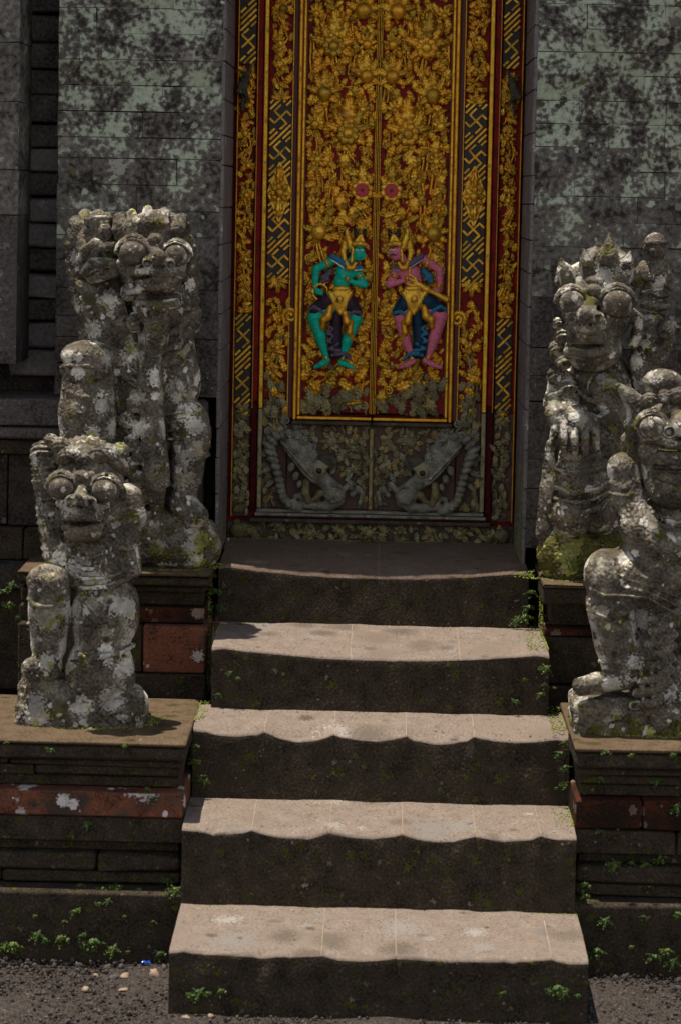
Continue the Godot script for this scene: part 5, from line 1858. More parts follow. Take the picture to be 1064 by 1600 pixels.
	sb(c, 100, 1090, 24, 52, 38, 46, 14)
	sb(c, 185, 1088, 6, 46, 34, 50, 14)
	ss(c, 130, 1158, 0, 140, 18, 100, 2, 3.0, Vector3.ZERO, 1)
	c = piece(1, "head", U2, 1.9, 0.35, t)
	sb(c, 148, 738, 28, 54, 44, 44, 8)
	sb(c, 140, 784, 36, 40, 42, 36, 14)
	lidded_eye(c, 110, 742, 75, 18, 4)
	lidded_eye(c, 177, 746, 73, 18.5, 4)
	sb(c, 142, 727, 70, 13, 10, 10, 3)
	sr(c, [[143, 748, 84, 9], [142, 758, 94, 13]], 4)
	sb(c, 127, 763, 92, 11, 10, 11, 3)
	sb(c, 156, 765, 92, 11, 10, 11, 3)
	sb(c, 125, 764, 104, 7, 6.8, 13, 1, 0, 0, Vector3.ZERO, 1)
	sb(c, 157, 766, 104, 6.6, 6.4, 13, 1, 0, 0, Vector3.ZERO, 1)
	sr(c, [[106, 770, 66, 7], [120, 774, 82, 8], [141, 784, 90, 8], [160, 776, 84, 8], [176, 772, 66, 8]], 3)
	ss(c, 141, 791, 68, 32, 8, 18, 5, 3)
	for k in 5:
		sb(c, 120 + k * 10.5, 790, 87, 5.4, 7, 5, 0.6)
	ss(c, 141, 801, 88, 30, 5.4, 40, 2, 1.5, Vector3.ZERO, 1)
	sr(c, [[114, 808, 66, 6], [140, 812, 80, 7], [168, 806, 66, 6]], 3)
	sb(c, 140, 818, 52, 30, 16, 26, 6)
	sr(c, [[100, 770, 74, 3], [106, 795, 72, 3.2], [118, 816, 76, 2]], 1.0, 0, 0, 1)
	sr(c, [[108, 722, 80, 3], [128, 736, 82, 3]], 1.0, 0, 0, 1)
	sr(c, [[180, 726, 78, 3], [158, 738, 82, 3]], 1.0, 0, 0, 1)
	c = piece(1, "mane", U2, 2.2, 0.9, t)
	sb(c, 74, 698, 14, 21, 20, 20, 3, 14.0, 1.8, Vector3(60, 0, 20))
	sr(c, [[73, 706, 14, 19], [76, 740, 16, 19]], 2.0, 24.0, 1.8)
	sr(c, [[76, 744, 16, 18], [80, 780, 16, 18]], 2.0, 24.0, 1.8)
	sr(c, [[80, 784, 16, 19], [86, 820, 14, 20], [94, 860, 8, 24]], 2.0, 20.0, 1.8)
	for q: Array in [[90, 676, 36, 11, 13, 11], [106, 684, 44, 15, 15, 15], [112, 699, 52, 17, 13, 13], [141, 702, 56, 15, 14, 13], [165, 696, 54, 16, 16, 14], [184, 694, 48, 14, 18, 14], [200, 690, 40, 11, 15, 12], [196, 712, 40, 10, 20, 14]]:
		sb(c, q[0], q[1], q[2], q[3], q[4], q[5], 2.0, 15.0, 1.5, Vector3(35, 0, 40))
	sb(c, 140, 690, 14, 48, 20, 36, 5, 20.0, 1.6, Vector3(0, 90, 0))
	names.append(["guardian_statue", "small crouching stone demon on the left plinth with round eyes and one raised knee", Vector2(130, 1138), 1.30])
	# ---- demon with a leafy crown, behind on the right
	origin_px = Vector2(930, 903)
	t = stone_tint(120.0, 0.8, 23)
	c = piece(2, "body", U1, 2.8, 0.8, t, true)
	sb(c, 930, 620, -6, 62, 80, 46, 12)
	sb(c, 935, 740, -6, 66, 110, 48, 12)
	sr(c, [[872, 590, 20, 20], [868, 625, 28, 22], [876, 642, 44, 26], [892, 652, 58, 26]], 8)
	sr(c, [[850, 640, 44, 6], [872, 632, 66, 6], [900, 634, 74, 6]], 2)
	sb(c, 895, 660, 58, 36, 22, 22, 5)
	for k in 4:
		var x := 873.0 + k * 16.6
		sr(c, [[x, 656, 74, 8.4], [x - 1, 672, 86, 7.6], [x + 1, 692 + (4 if k == 1 or k == 2 else 0), 76, 6.6]], 1.4)
	sr(c, [[862, 662, 60, 9], [858, 684, 62, 7]], 2)
	sb(c, 902, 704, 46, 34, 14, 28, 4)
	sb(c, 906, 740, 34, 46, 38, 42, 6)
	sr(c, [[864, 752, 60, 4], [890, 760, 74, 4], [925, 752, 76, 4], [948, 738, 66, 4]], 2)
	sr(c, [[862, 724, 54, 4], [890, 730, 74, 4], [925, 722, 74, 4], [945, 712, 62, 4]], 2)
	sr(c, [[870, 788, 50, 5], [895, 794, 68, 5], [930, 782, 70, 5], [946, 770, 60, 5]], 3)
	sb(c, 890, 800, 34, 32, 34, 38, 6)
	sr(c, [[858, 690, 24, 10], [852, 760, 22, 12], [846, 830, 20, 13]], 5)
	sb(c, 930, 800, 20, 30, 30, 30, 6)
	c.curl(sp(935, 800, 50), 16, 4, 1.3, 1.0, 0.5, 6.0, 2.0)
	sr(c, [[940, 600, 40, 26], [955, 640, 40, 24], [950, 690, 36, 22]], 6)
	beads(c, [880, 585, 34], [975, 590, 34], 34, 18, 15, 4.6)
	beads(c, [884, 600, 36], [972, 606, 36], 44, 14, 9, 7.0)
	beads(c, [862, 770, 52], [948, 756, 60], 10, 16, 13, 4.2)
	sr(c, [[852, 612, 40, 5], [870, 606, 54, 5], [890, 612, 46, 5]], 1.5)
	c = piece(2, "base_rock", U1, 3.8, 4.0, stone_tint(125.0, 1.9, 27))
	sb(c, 882, 862, 12, 47, 52, 46, 10)
	sb(c, 950, 870, 0, 60, 44, 48, 14)
	ss(c, 930, 920, 0, 140, 18, 80, 2, 3.0, Vector3.ZERO, 1)
	c = piece(2, "head", U1, 1.9, 0.35, t)
	sb(c, 928, 476, 24, 56, 62, 46, 8)
	sb(c, 920, 540, 36, 46, 36, 38, 12)
	lidded_eye(c, 884, 462, 82, 18.5, 4)
	lidded_eye(c, 953, 464, 82, 22, 5)
	sb(c, 918, 447, 74, 14, 10, 11, 2)
	sb(c, 921, 433, 66, 15, 8, 11, 2)
	sr(c, [[914, 466, 84, 10], [904, 483, 98, 15]], 4)
	sb(c, 884, 488, 92, 11, 11, 12, 3)
	sb(c, 920, 488, 98, 13, 11, 12, 3)
	sb(c, 922, 490, 112, 7.6, 7.4, 14, 1, 0, 0, Vector3.ZERO, 1)
	sb(c, 883, 491, 104, 6, 6.6, 13, 1, 0, 0, Vector3.ZERO, 1)
	sr(c, [[878, 502, 80, 7], [896, 504, 94, 8], [914, 508, 98, 7], [934, 498, 88, 8], [948, 488, 76, 6]], 3)
	ss(c, 908, 519, 74, 31, 11, 20, 6, 2.5, Vector3(0, -8, 0))
	for k in 5:
		sb(c, 884 + k * 11, 518, 93 - absf(k - 2.0) * 2.0, 5.4, 8, 4, 0.8)
	ss(c, 906, 534, 90, 34, 4.6, 40, 2, 1.5, Vector3.ZERO, 1)
	sr(c, [[880, 542, 66, 8], [908, 546, 80, 9], [940, 538, 68, 8]], 4)
	sr(c, [[938, 500, 70, 6], [952, 484, 74, 7], [972, 478, 68, 8], [988, 492, 58, 9], [990, 514, 52, 9], [982, 532, 46, 8]], 2.5)
	sb(c, 966, 512, 74, 17, 22, 18, 3, 0, 0, Vector3.ZERO, 1)
	c = piece(2, "leaf_crown", U1, 2.2, 1.0, t)
	sb(c, 930, 425, 6, 50, 24, 40, 6)
	for q: Array in [[940, 430, 34, 20, 945, 361, 42], [914, 428, 34, 14, 905, 384, 46], [882, 436, 32, 15, 871, 400, 42], [966, 430, 32, 16, 977, 388, 40], [990, 432, 22, 14, 1004, 408, 28], [872, 452, 20, 10, 866, 420, 26], [926, 420, 10, 22, 925, 380, 8], [962, 424, 8, 20, 962, 384, 6]]:
		var mx: float = (q[0] + q[4]) / 2.0
		var my: float = (q[1] + q[5]) / 2.0
		sr(c, [[q[0], q[1], q[2], q[3]], [mx, my, q[2] + 7, q[3] * 0.86], [q[4], q[5], q[6], 2.5]], 1.5)
		for g in 3:
			var o: float = (g - 1) * q[3] * 0.62
			sr(c, [[q[0] + o, q[1] - 4, q[2] + q[3] * 0.8, 2.6], [mx + o * 0.8, my, q[2] + 7 + q[3] * 0.72, 2.4], [q[4], q[5] + 4, q[6] + 2, 1.6]], 0.8)
	for q: Array in [[866, 500, 30, 9], [872, 520, 36, 12], [864, 540, 36, 13], [874, 560, 40, 14], [864, 582, 36, 15], [880, 600, 42, 16], [862, 612, 32, 13]]:
		sb(c, q[0], q[1], q[2], q[3], q[3], q[3], 2.0, 10.0, 1.4, Vector3(50, 20, 0))
	c = piece(2, "shoulder_figure", U1, 2.0, 0.8, t)
	sb(c, 1018, 382, 20, 20, 22, 19, 3)
	sr(c, [[1003, 376, 36, 4], [1016, 374, 40, 4], [1030, 376, 36, 4]], 1.5)
	sb(c, 1012, 388, 40, 6, 6, 5, 2)
	sb(c, 1014, 396, 38, 8, 5, 5, 2)
	sb(c, 1022, 425, 14, 23, 26, 20, 6)
	sr(c, [[1000, 412, 20, 9], [992, 424, 30, 8], [1008, 428, 36, 7]], 3)
	sb(c, 1020, 456, 12, 25, 9, 20, 1.5)
	sb(c, 1020, 474, 12, 25, 10, 20, 1.5)
	sb(c, 1014, 530, 4, 34, 44, 34, 8)
	sb(c, 1034, 510, 34, 15, 15, 12, 4)
	sr(c, [[1040, 496, 30, 9], [1056, 512, 28, 4]], 3)
	sb(c, 1030, 516, 44, 8, 4, 6, 1, 0, 0, Vector3.ZERO, 1)
	sr(c, [[990, 560, 20, 14], [1010, 600, 6, 24]], 6)
	names.append(["guardian_statue", "tall stone demon with a pointed leaf crown and a tiny figure on its shoulder", Vector2(930, 903), 0.70])
	# ---- demon at the right edge, in front
	origin_px = Vector2(1010, 1143)
	t = stone_tint(80.0, 0.9, 33)
	c = piece(3, "body", U2, 3.0, 0.8, t, true)
	sb(c, 1055, 840, -4, 72, 84, 52, 12)
	sb(c, 1056, 940, 2, 78, 90, 56, 12)
	sr(c, [[968, 728, 26, 25], [976, 775, 34, 25], [990, 812, 48, 28]], 8)
	sr(c, [[990, 815, 52, 28], [1020, 836, 62, 29], [1090, 838, 66, 26]], 10)
	sb(c, 967, 722, 26, 25, 26, 26, 2)
	sr(c, [[946, 742, 40, 3.5], [966, 750, 56, 3.5], [990, 742, 44, 3.5]], 1.5)
	sr(c, [[1020, 880, 24, 62], [950, 895, 40, 42]], 12)
	sb(c, 940, 885, 42, 34, 40, 38, 8)
	for k in 4:
		sr(c, [[912 + k * 4, 905 - k * 17, 64 - k * 3, 3], [934, 912 - k * 15, 82 - k * 4, 3], [962, 912 - k * 13, 84 - k * 3, 3], [1000, 916 - k * 10, 84, 3], [1050, 945 - k * 14, 70, 3]], 1.5)
	sr(c, [[946, 930, 44, 38], [956, 990, 44, 34], [966, 1030, 44, 32]], 6)
	sr(c, [[912, 938, 62, 4], [934, 946, 80, 4], [968, 940, 82, 4]], 2)
	sr(c, [[966, 1046, 56, 20], [925, 1052, 68, 17], [900, 1056, 74, 15]], 5)
	# ribbed cloth
	for k in 8:
		sr(c, [[982 + k * 5, 1086 - k * 19, 70 - k, 8.5], [1012 + k * 3, 1080 - k * 19, 82 - k * 2, 8], [1034 + k * 2, 1066 - k * 18, 76 - k * 2, 7.5]], 0.8)
	sb(c, 1066, 1050, 10, 60, 70, 56, 8)
	sb(c, 1010, 1030, 20, 40, 70, 44, 8)
	beads(c, [1000, 776, 44], [1096, 776, 44], 26, 16, 15, 5.0)
	beads(c, [946, 758, 42], [992, 756, 46], 4, 14, 8, 4.2)
	beads(c, [928, 1016, 74], [992, 1018, 70], 8, 10, 10, 4.0)
	c = piece(3, "base_rock", U2, 3.6, 3.6, stone_tint(75.0, 1.6, 37))
	ss(c, 1000, 1112, 4, 112, 34, 68, 16, 8)
	sb(c, 940, 1096, 30, 54, 26, 44, 10)
	sb(c, 1050, 1090, 24, 60, 40, 50, 12)
	ss(c, 1010, 1162, 0, 150, 18, 100, 2, 3.0, Vector3.ZERO, 1)
	c = piece(3, "head", U2, 1.9, 0.35, t)
	sb(c, 1048, 680, 22, 62, 72, 48, 8)
	sb(c, 1046, 740, 30, 48, 46, 40, 14)
	lidded_eye(c, 1006, 650, 80, 19.5, 4)
	lidded_eye(c, 1085, 652, 80, 19.5, 4)
	sr(c, [[1046, 636, 76, 11], [1045, 653, 90, 15]], 4)
	sb(c, 1032, 658, 88, 12, 11, 12, 3)
	sb(c, 1060, 660, 88, 12, 11, 12, 3)
	sb(c, 1030, 659, 101, 7.6, 8.0, 14, 1, 0, 0, Vector3.ZERO, 1)
	sb(c, 1061, 661, 101, 7.2, 7.6, 14, 1, 0, 0, Vector3.ZERO, 1)
	sr(c, [[1000, 676, 62, 6], [1018, 672, 76, 7], [1034, 678, 86, 8], [1060, 680, 86, 8], [1084, 674, 72, 7]], 3)
	ss(c, 1052, 700, 64, 40, 11, 24, 6, 2.5)
	for k in 6:
		sb(c, 1022 + k * 12, 700, 86, 6, 8, 4, 0.8)
	ss(c, 1056, 716, 86, 44, 4.6, 36, 2, 1.5, Vector3.ZERO, 1)
	sr(c, [[1016, 728, 62, 8], [1046, 734, 76, 9], [1084, 730, 62, 8]], 4)
	sb(c, 1046, 756, 56, 36, 18, 24, 6)
	sr(c, [[1000, 684, 66, 3], [1006, 715, 64, 3.4], [1020, 744, 68, 2.5]], 1.0, 0, 0, 1)
	c = piece(3, "mane", U2, 2.2, 1.0, t)
	sr(c, [[992, 628, 20, 20], [976, 608, 26, 13], [959, 592, 30, 5]], 4)
	sb(c, 1030, 588, 10, 32, 21, 30, 3)
	for q: Array in [[1004, 614, 48, 14, 12, 12], [1028, 608, 54, 11, 12, 12], [1048, 606, 56, 18, 14, 12], [1074, 612, 46, 14, 14, 12]]:
		sb(c, q[0], q[1], q[2], q[3], q[4], q[5], 2.0, 12.0, 1.4, Vector3(40, 0, 30))
	sr(c, [[990, 640, 24, 18], [982, 690, 16, 18], [984, 740, 8, 24]], 5, 14.0, 1.6)
	names.append(["guardian_statue", "stone demon at the right edge with raised arm, bulging eye and ribbed cloth", Vector2(1010, 1143), 1.30])
	carve_all(statue_jobs)
	var owners := []
	for q: Array in names:
		var o := thing(q[0], q[1], "statue", at(q[2].x, q[2].y, q[3]), "stone guardian statues")
		o.basis = Basis(Vector3.BACK, deg_to_rad(1.3))
		owners.append(o)
	var ball := SphereMesh.new()
	ball.radius = 1.0
	ball.height = 2.0
	ball.radial_segments = 32
	ball.rings = 16
	for k in statue_jobs.size():
		if statue_jobs[k].mesh.get_surface_count():
			var o := part(owners[statue_what[k][0]], statue_what[k][1], statue_jobs[k].mesh, mats.statue)
			for q: Array in eyeballs:
				if q[0] == k:
					part(o, "eye", ball, mats.stone_eye, Transform3D(Basis.IDENTITY * q[2], q[1]))

# ------------------------------------------------------------------ ferns, moss, grass and litter
func fern_mesh(seed_: int, leaves: int, spread: float, hang: float) -> ArrayMesh:
	# thin stalks that carry small rounded leaflets, growing out from a wall towards +z
	var rng := RandomNumberGenerator.new()
	rng.seed = seed_
	var v := PackedVector3Array()
	var c := PackedColorArray()
	var idx := PackedInt32Array()
	for s in leaves:
		var dir := Vector3(rng.randfn(0.0, 0.75), rng.randf_range(-hang, 1.0 - hang * 0.4), rng.randf_range(0.15, 0.75)).normalized()
		var length := spread * rng.randf_range(0.35, 1.0)
		for k in 4:
			var u := (k + 1) / 4.0
			var p := dir * length * u + Vector3(0, -0.25 * length * u * u, 0)
			for side in 2:
				var r := rng.randf_range(0.0030, 0.0068)
				var out := (Vector3(rng.randf_range(-1, 1), rng.randf_range(-1, 1), rng.randf_range(-0.2, 1))).normalized()
				var q := p + out * r * 1.2
				var ax := dir.cross(out).normalized()
				var b := v.size()
				var up := out.rotated(ax, 0.6)
				for a in 6:
					v.append(q + (ax * cos(a * TAU / 6.0) * 0.8 + up * sin(a * TAU / 6.0)) * r + out * (0.001 if a % 2 else 0.0))
					var t := rng.randf_range(0.75, 1.0)
					c.append(Color(t, t, t * 0.9))
				for a in 4:
					idx.append_array([b, b + a + 1, b + a + 2])
	return commit(v, smooth_normals(v, idx), idx, c)

func build_plants() -> void:
	var rng := RandomNumberGenerator.new()
	rng.seed = 909
	var green := paint(Color(0.055, 0.11, 0.014), 0.6, 0.0, true)
	green.backlight_enabled = true
	green.backlight = Color(0.15, 0.24, 0.04)
	var bright := paint(Color(0.20, 0.24, 0.03), 0.7, 0.0, true)
	var kinds := []
	for k in 5:
		kinds.append(fern_mesh(40 + k, 10 + k * 4, 0.034 + 0.009 * k, 0.35))
	# [label, counted across (0) or down (1), group, [[x, y, z, size], ...]]  measured in the photograph
	var beds := [
		["fern on the ledge of the left front plinth", 0, "ferns on the left plinth ledge", [[125, 1384, 1.62, 1.1], [185, 1388, 1.64, 0.9], [160, 1390, 1.64, 0.7], [275, 1392, 1.66, 1.2], [240, 1352, 1.6, 0.9], [262, 1376, 1.62, 1.0], [95, 1345, 1.6, 0.8], [140, 1344, 1.6, 0.8], [205, 1352, 1.6, 0.8], [218, 1390, 1.64, 0.8]]],
		["fern hanging on the left plinth's base stone", 0, "ferns on the left base stone", [[120, 1424, 1.684, 0.9], [155, 1412, 1.684, 0.7], [55, 1432, 1.684, 0.8], [195, 1432, 1.684, 0.8], [240, 1440, 1.684, 0.9], [100, 1440, 1.684, 0.7], [170, 1408, 1.684, 0.7]]],
		["leafy weed on the gravel at the left plinth's foot", 0, "weeds at the foot of the left plinth", [[70, 1470, 1.70, 1.5], [95, 1466, 1.70, 1.6], [60, 1462, 1.70, 1.2], [145, 1474, 1.70, 1.4], [178, 1484, 1.71, 1.0], [20, 1478, 1.70, 1.1], [250, 1490, 1.71, 1.0], [130, 1462, 1.70, 1.2], [8, 1482, 1.7, 0.9], [200, 1488, 1.7, 0.9]]],
		["tiny fern on the left plinth's cap and brick band", 0, "ferns under the left cap", [[12, 1160, 1.64, 0.6], [195, 1166, 1.64, 0.7], [80, 1172, 1.63, 0.6], [240, 1248, 1.63, 0.7], [138, 1288, 1.63, 0.7], [230, 1232, 1.62, 0.7]]],
		["fern near the left end of the lowest riser", 0, "ferns on the lowest riser", [[300, 1556, 2.145, 1.0], [325, 1553, 2.145, 1.1], [345, 1548, 2.145, 0.8], [312, 1552, 2.145, 0.9]]],
		["fern near the right end of the lowest riser", 0, "ferns on the lowest riser", [[868, 1546, 2.145, 1.1], [902, 1556, 2.145, 0.9], [880, 1552, 2.145, 0.8], [785, 1552, 2.145, 0.6]]],
		["leafy fern on the right front plinth's base stone", 0, "ferns on the right base stone", [[910, 1382, 1.66, 1.2], [1005, 1432, 1.684, 1.0], [945, 1440, 1.684, 0.8], [1058, 1430, 1.684, 1.3], [928, 1488, 1.69, 1.3], [1022, 1496, 1.69, 1.3], [1050, 1504, 1.69, 1.1], [1040, 1486, 1.69, 1.2], [985, 1480, 1.69, 0.8], [915, 1400, 1.68, 1.0]]],
		["small fern in the right front plinth's mouldings", 0, "ferns in the right mouldings", [[912, 1358, 1.6, 1.1], [960, 1352, 1.6, 1.0], [985, 1348, 1.6, 0.9], [1030, 1342, 1.6, 0.9], [1010, 1352, 1.6, 0.9], [940, 1362, 1.6, 0.9], [1058, 1262, 1.63, 0.8], [965, 1296, 1.63, 0.7], [938, 1300, 1.63, 0.7]]],
		["small fern under the right front plinth's cap", 0, "ferns under the right cap", [[948, 1176, 1.64, 0.8], [1050, 1180, 1.64, 0.8], [938, 1216, 1.61, 0.8], [925, 1234, 1.62, 0.7], [1026, 1222, 1.61, 0.7], [985, 1180, 1.64, 0.6]]],
		["small fern right of the middle riser", 1, "ferns in the right stair corner", [[876, 1178, 1.37, 1.1], [882, 1200, 1.38, 1.0], [884, 1226, 1.38, 0.9], [868, 1232, 1.37, 0.7], [880, 1160, 1.37, 0.9]]],
		["small fern left of the middle riser", 1, "ferns in the left stair corner", [[306, 1190, 1.37, 1.0], [310, 1215, 1.37, 1.0], [304, 1166, 1.37, 0.8], [322, 1222, 1.37, 0.6]]],
		["fern under the right end of the landing", 1, "ferns beside the top riser on the right", [[826, 950, 0.68, 1.5], [818, 966, 0.68, 1.2], [830, 925, 0.68, 1.1], [806, 972, 0.68, 0.8], [828, 900, 0.68, 1.0]]],
		["fern under the left end of the landing", 1, "ferns beside the top riser on the left", [[338, 925, 0.68, 1.1], [345, 950, 0.68, 1.0], [336, 900, 0.68, 0.9], [350, 915, 0.68, 0.7]]],
		["small fern at the fourth riser's right end", 1, "ferns beside the fourth riser", [[850, 1070, 1.11, 1.0], [845, 1085, 1.11, 0.9], [852, 1045, 1.11, 0.8], [805, 1096, 1.11, 0.7], [818, 1062, 1.11, 0.5]]],
		["small fern at the fourth riser's left end", 1, "ferns beside the fourth riser", [[372, 1060, 1.104, 0.6], [360, 1052, 1.104, 0.5], [342, 1085, 1.104, 0.8]]],
		["fern on the shaded back plinth at the left", 0, "ferns in the shade at the far left", [[20, 915, 0.9, 0.9], [15, 945, 0.9, 0.8], [28, 965, 0.9, 0.8], [8, 925, 0.9, 0.9], [285, 1080, 0.88, 0.7], [262, 1084, 0.88, 0.6]]],
	]
	var n := 0
	var nth := ["first", "second", "third", "fourth", "fifth", "sixth", "seventh", "eighth", "ninth", "tenth"]
	for b: Array in beds:
		var row: Array = b[3]
		row.sort_custom(func(p: Array, q: Array) -> bool: return p[b[1]] < q[b[1]])
		for j in row.size():
			var q: Array = row[j]
			var f := part(self, "fern", kinds[n % 5], green if n % 3 else mats.fern2)
			var p := at(q[0], q[1], q[2])
			f.transform = Transform3D(Basis(Vector3.BACK, rng.randf_range(-0.5, 0.5)) * (q[3] * rng.randf_range(0.36, 0.64)), p)
			tag(f, "%s, %s from the %s" % [b[0], nth[j], "left" if b[1] == 0 else "top"], "fern", b[2])
			n += 1
	# a sprig of grass on the right plinth and one at the sill
	for g: Array in [[893, 893, 0.83, 0.075, "pale green grass sprig at the foot of the crowned statue"], [770, 850, 0.03, 0.05, "low green sprig in the corner of the door sill"]]:
		var v := PackedVector3Array()
		var idx := PackedInt32Array()
		for k in 9:
			var a := rng.randf_range(-1.0, 1.0)
			var h: float = g[3] * rng.randf_range(0.4, 1.0)
			var base := Vector3(rng.randf_range(-0.01, 0.01), 0, rng.randf_range(-0.008, 0.008))
			var side := Vector3(cos(k * 1.7), 0, sin(k * 1.7)) * 0.0035
			var m := base + Vector3(sin(a) * h * 0.35, h * 0.65, 0.006 * k / 3.0)
			var t := base + Vector3(sin(a) * h * 0.9, h, 0.012 * k / 3.0)
			var o := v.size()
			v.append_array([base - side * 0.5, base + side * 0.5, m - side, m + side, t])
			idx.append_array([o, o + 1, o + 2, o + 1, o + 3, o + 2, o + 2, o + 3, o + 4])
		var s := part(self, "grass_sprig", commit(v, smooth_normals(v, idx), idx), mats.fern2)
		s.position = at(g[0], g[1], g[2])
		tag(s, g[4], "plant")
	build_moss(rng, bright)

func build_moss(rng: RandomNumberGenerator, m: Material) -> void:
	# low cushions along the joints of the stairs and on the cap stones: far too fine to count
	var tuft := SphereMesh.new()
	tuft.radius = 1.0
	tuft.height = 1.3
	tuft.radial_segments = 6
	tuft.rings = 3
	var where: Array[Transform3D] = []
	var put := func(p: Vector3, r: float) -> void:
		where.append(Transform3D(Basis.from_euler(Vector3(rng.randf() * 6.0, rng.randf() * 6.0, rng.randf() * 6.0)).scaled(Vector3(1.0, 0.7, 1.0) * r), p))
	for s in 4:
		# back edge of each tread, thick at its ends
		var y: float = STEP_TOP[s]
		var z: float = STEP_FRONT[s + 1] + 0.002
		for k in 420:
			var u := rng.randf()
			var x := lerpf(STEP_LEFT[s], STEP_RIGHT[s], u)
			var edge := pow(absf(u * 2.0 - 1.0), 3.0)
			if rng.randf() < 0.22 + edge * 0.7 * (1.2 if u > 0.5 else 0.7):
				put.call(Vector3(x, y - 0.001 - (1.0 - edge) * 0.002, z + absf(rng.randfn(0.0, 0.004 + edge * 0.018))), rng.randf_range(0.0012, 0.0036))
	for k in 500:
		put.call(Vector3(lerpf(-0.55, 0.53, rng.randf()), -0.004, 0.018 + absf(rng.randfn(0.0, 0.008))), rng.randf_range(0.0015, 0.004))
	# outer ends of the treads and risers
	for q: Array in [[0.60, 0.655, -0.43, 0.95, 1.36, 500], [0.53, 0.60, -0.213, 0.68, 1.05, 420], [-0.54, -0.50, -0.213, 0.68, 0.9, 120], [-0.58, -0.55, -0.43, 1.0, 1.3, 160], [0.60, 0.655, -0.675, 1.38, 1.6, 200]]:
		for k in q[5]:
			var x: float = lerpf(q[0], q[1], rng.randf()) if rng.randf() < 0.5 else (q[1] if q[0] > 0.0 else q[0])
			put.call(Vector3(x, q[2] + rng.randf_range(-0.003, 0.002), lerpf(q[3], q[4], rng.randf())), rng.randf_range(0.0012, 0.004))
	# film on the damp reveals and plinth sides
	for q: Array in [[0.533, 0.0, 0.34, 0.06, 0.5, 700], [-0.563, 0.0, 0.2, 0.06, 0.5, 250], [0.592, -0.40, -0.02, 0.66, 0.88, 700], [-0.57, -0.40, -0.05, 0.64, 0.86, 350]]:
		for k in q[5]:
			put.call(Vector3(q[0], lerpf(q[1], q[2], pow(rng.randf(), 1.8)), lerpf(q[3], q[4], rng.randf())), rng.randf_range(0.001, 0.003))
	# round the feet of the statues
	for q: Array in [[-0.93, 1.31, 0.225, 0.15, -0.431, 500], [0.93, 1.31, 0.235, 0.15, -0.414, 900], [-0.79, 0.72, 0.25, 0.13, -0.003, 300], [0.74, 0.72, 0.22, 0.13, -0.011, 300]]:
		for k in q[5]:
			var a := rng.randf() * TAU
			var d := 1.0 + rng.randfn(0.0, 0.07)
			put.call(Vector3(q[0] + cos(a) * q[2] * d, q[4], q[1] + sin(a) * q[3] * d), rng.randf_range(0.0015, 0.0045))
	var mm := MultiMesh.new()
	mm.transform_format = MultiMesh.TRANSFORM_3D
	mm.mesh = tuft
	mm.instance_count = where.size()
	for k in where.size():
		mm.set_instance_transform(k, where[k])
	var o := MultiMeshInstance3D.new()
	o.name = "moss"
	o.multimesh = mm
	o.material_override = m
	add_child(o, true)
	tag(o, "low green moss along the joints of the stairs and round the statues", "moss")
	o.set_meta("kind", "stuff")

func pebble_mesh(seed_: int) -> ArrayMesh:
	var rng := RandomNumberGenerator.new()
	rng.seed = seed_
	var n := FastNoiseLite.new()
	n.seed = seed_
	n.frequency = 0.9
	var v := PackedVector3Array()
	for j in 7:
		for i in 10:
			var t := PI * j / 6.0
			var a := TAU * i / 9.0
			var p := Vector3(sin(t) * cos(a), cos(t), sin(t) * sin(a))
			v.append(p * (1.0 + n.get_noise_3dv(p) * 0.6) * Vector3(1.0, 0.68, 0.85))
	return grid_mesh(v, 10, 7)

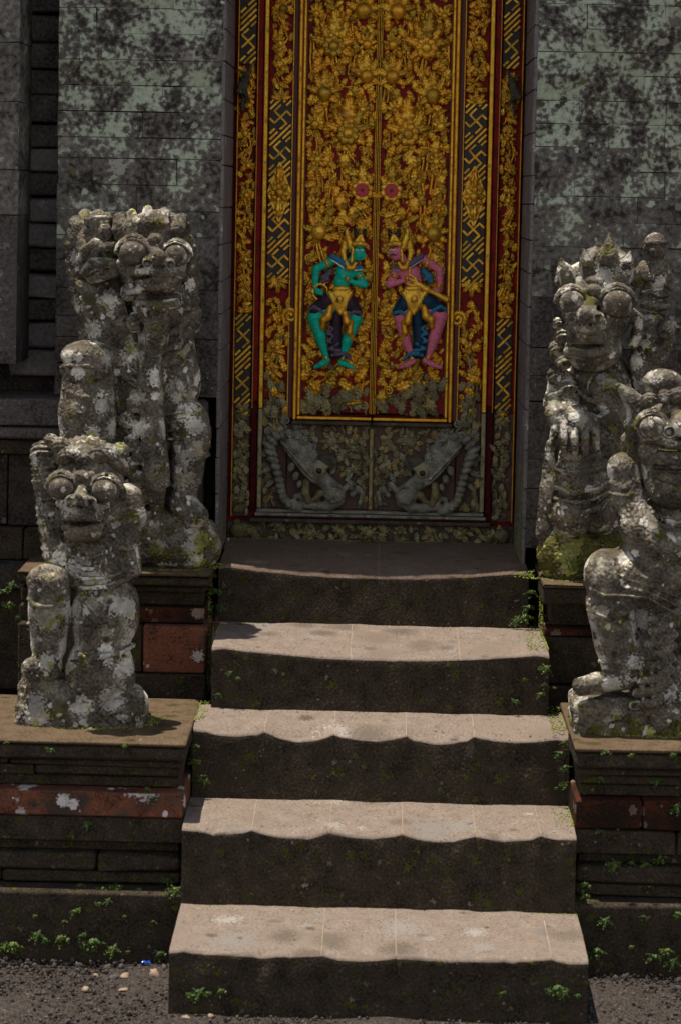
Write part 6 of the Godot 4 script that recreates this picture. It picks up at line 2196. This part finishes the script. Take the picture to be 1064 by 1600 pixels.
func build_litter() -> void:
	var rng := RandomNumberGenerator.new()
	rng.seed = 31
	for kind in 3:
		var where: Array[Transform3D] = []
		for k in 8000:
			var x := rng.randf_range(-1.45, 1.45)
			var z := rng.randf_range(1.68, 2.62)
			if absf(x - 0.04) < 0.63 and z < 2.15:
				continue
			var r := 0.0015 + 0.0062 * pow(rng.randf(), 5.0)
			if z < 1.80 and rng.randf() < 0.3:
				r *= 1.8
			where.append(Transform3D(Basis.from_euler(Vector3(rng.randf() * 6.0, rng.randf() * 6.0, rng.randf() * 6.0)).scaled(Vector3.ONE * r), Vector3(x, -1.133 + r * 0.2 + rng.randf_range(-0.004, 0.006), z)))
		var mm := MultiMesh.new()
		mm.transform_format = MultiMesh.TRANSFORM_3D
		mm.mesh = pebble_mesh(70 + kind)
		mm.instance_count = where.size()
		for k in where.size():
			mm.set_instance_transform(k, where[k])
		var o := MultiMeshInstance3D.new()
		o.name = "gravel"
		o.multimesh = mm
		o.material_override = [mats.pebble_dark, mats.pebble_mid, mats.pebble_dark2][kind]
		add_child(o, true)
		tag(o, "dark volcanic gravel strewn before the stairs", "gravel")
		o.set_meta("kind", "stuff")
	var stones := [[180, 1527, 0.016, "dark grey stone", mats.pebble_mid, 0.8], [196, 1526, 0.018, "pale rounded stone beside the dark grey stone on the gravel", mats.pebble_pale, 0.75], [243, 1525, 0.022, "pale upright chunk of stone nearest the lowest step", mats.pebble_pale, 1.5], [194, 1546, 0.016, "flat pale stone below the rounded one on the gravel", mats.pebble_pale, 0.4], [134, 1546, 0.014, "pale stone on its own at the lower left of the gravel", mats.pebble_pale, 0.8], [150, 1524, 0.009, "small whitish pebble on the left gravel", mats.pebble_pale, 0.8], [330, 1588, 0.012, "pale stone at the front foot of the lowest step", mats.pebble_pale, 0.8], [292, 1590, 0.014, "whitish stone at the left front foot of the lowest step", mats.pebble_pale, 0.6], [970, 1553, 0.014, "pale stone on the gravel right of the stairs", mats.pebble_mid, 0.7], [133, 1488, 0.02, "grey stone against the left plinth", mats.pebble_mid, 0.9]]
	for k in stones.size():
		var q: Array = stones[k]
		var d := look * Vector3((q[0] - 532.0) / 3777.0, -(q[1] - 800.0 + 235.886) / 3777.0, -1.0)
		var p := eye + d * ((-1.128 - eye.y) / d.y)
		var o := part(self, "stone", pebble_mesh(200 + k), q[4])
		o.transform = Transform3D(Basis.from_euler(Vector3(0.2 * k, 1.3 * k, 0.15)).scaled(Vector3(1.0, q[5], 1.0) * q[2]), p)
		tag(o, q[3] if k > 0 else "dark grey stone lying beside a pale one on the gravel", "stone", "loose stones on the gravel")
	# a crumpled blue wrapper
	var v := PackedVector3Array()
	for j in 5:
		for i in 6:
			v.append(Vector3((i - 2.5) * 0.006, 0.004 + rng.randf_range(0.0, 0.010), (j - 2.0) * 0.005) + Vector3(rng.randf_range(-1, 1), 0, rng.randf_range(-1, 1)) * 0.002)
	var w := part(self, "plastic_wrapper", grid_mesh(v, 6, 5, PackedColorArray(), true), mats.wrapper)
	var dd := look * Vector3((228.0 - 532.0) / 3777.0, -(1508.0 - 800.0 + 235.886) / 3777.0, -1.0)
	w.position = eye + dd * ((-1.130 - eye.y) / dd.y)
	tag(w, "scrap of crumpled shiny blue plastic on the gravel", "litter")
	# grit on the treads
	var grit: Array[Transform3D] = []
	for k in 900:
		var s := rng.randi() % 5
		var back: float = STEP_FRONT[s + 1] if s < 4 else 0.05
		var u := 1.0 - pow(rng.randf(), 1.7)
		var r := rng.randf_range(0.0006, 0.0019)
		grit.append(Transform3D(Basis.from_euler(Vector3(rng.randf() * 6.0, rng.randf() * 6.0, 0)).scaled(Vector3.ONE * r), Vector3(lerpf(STEP_LEFT[s] + 0.02, STEP_RIGHT[s] - 0.02, rng.randf()), STEP_TOP[s] + 0.0005, lerpf(STEP_FRONT[s] - 0.16, back + 0.01, u))))
	var gm := MultiMesh.new()
	gm.transform_format = MultiMesh.TRANSFORM_3D
	gm.mesh = pebble_mesh(77)
	gm.instance_count = grit.size()
	for k in grit.size():
		gm.set_instance_transform(k, grit[k])
	var go := MultiMeshInstance3D.new()
	go.name = "grit"
	go.multimesh = gm
	go.material_override = mats.pebble_mid
	add_child(go, true)
	tag(go, "fine dark grit scattered on the stair treads", "grit")
	go.set_meta("kind", "stuff")
	# a dry twig in the left corner of the fourth tread
	var tw := PackedVector3Array([Vector3(-0.03, 0.004, 0), Vector3(-0.012, 0.006, 0.003), Vector3(0.008, 0.005, -0.002), Vector3(0.03, 0.004, 0.002)])
	var twig := part(self, "twig", tube_mesh(tw, PackedFloat32Array([0.0035, 0.004, 0.0036, 0.002]), 1.0, 6), mats.brick)
	twig.position = at(345, 969, 0.72)
	twig.position.y = STEP_TOP[3]
	tag(twig, "short brown dry twig lying in the left corner of the fourth tread", "twig")
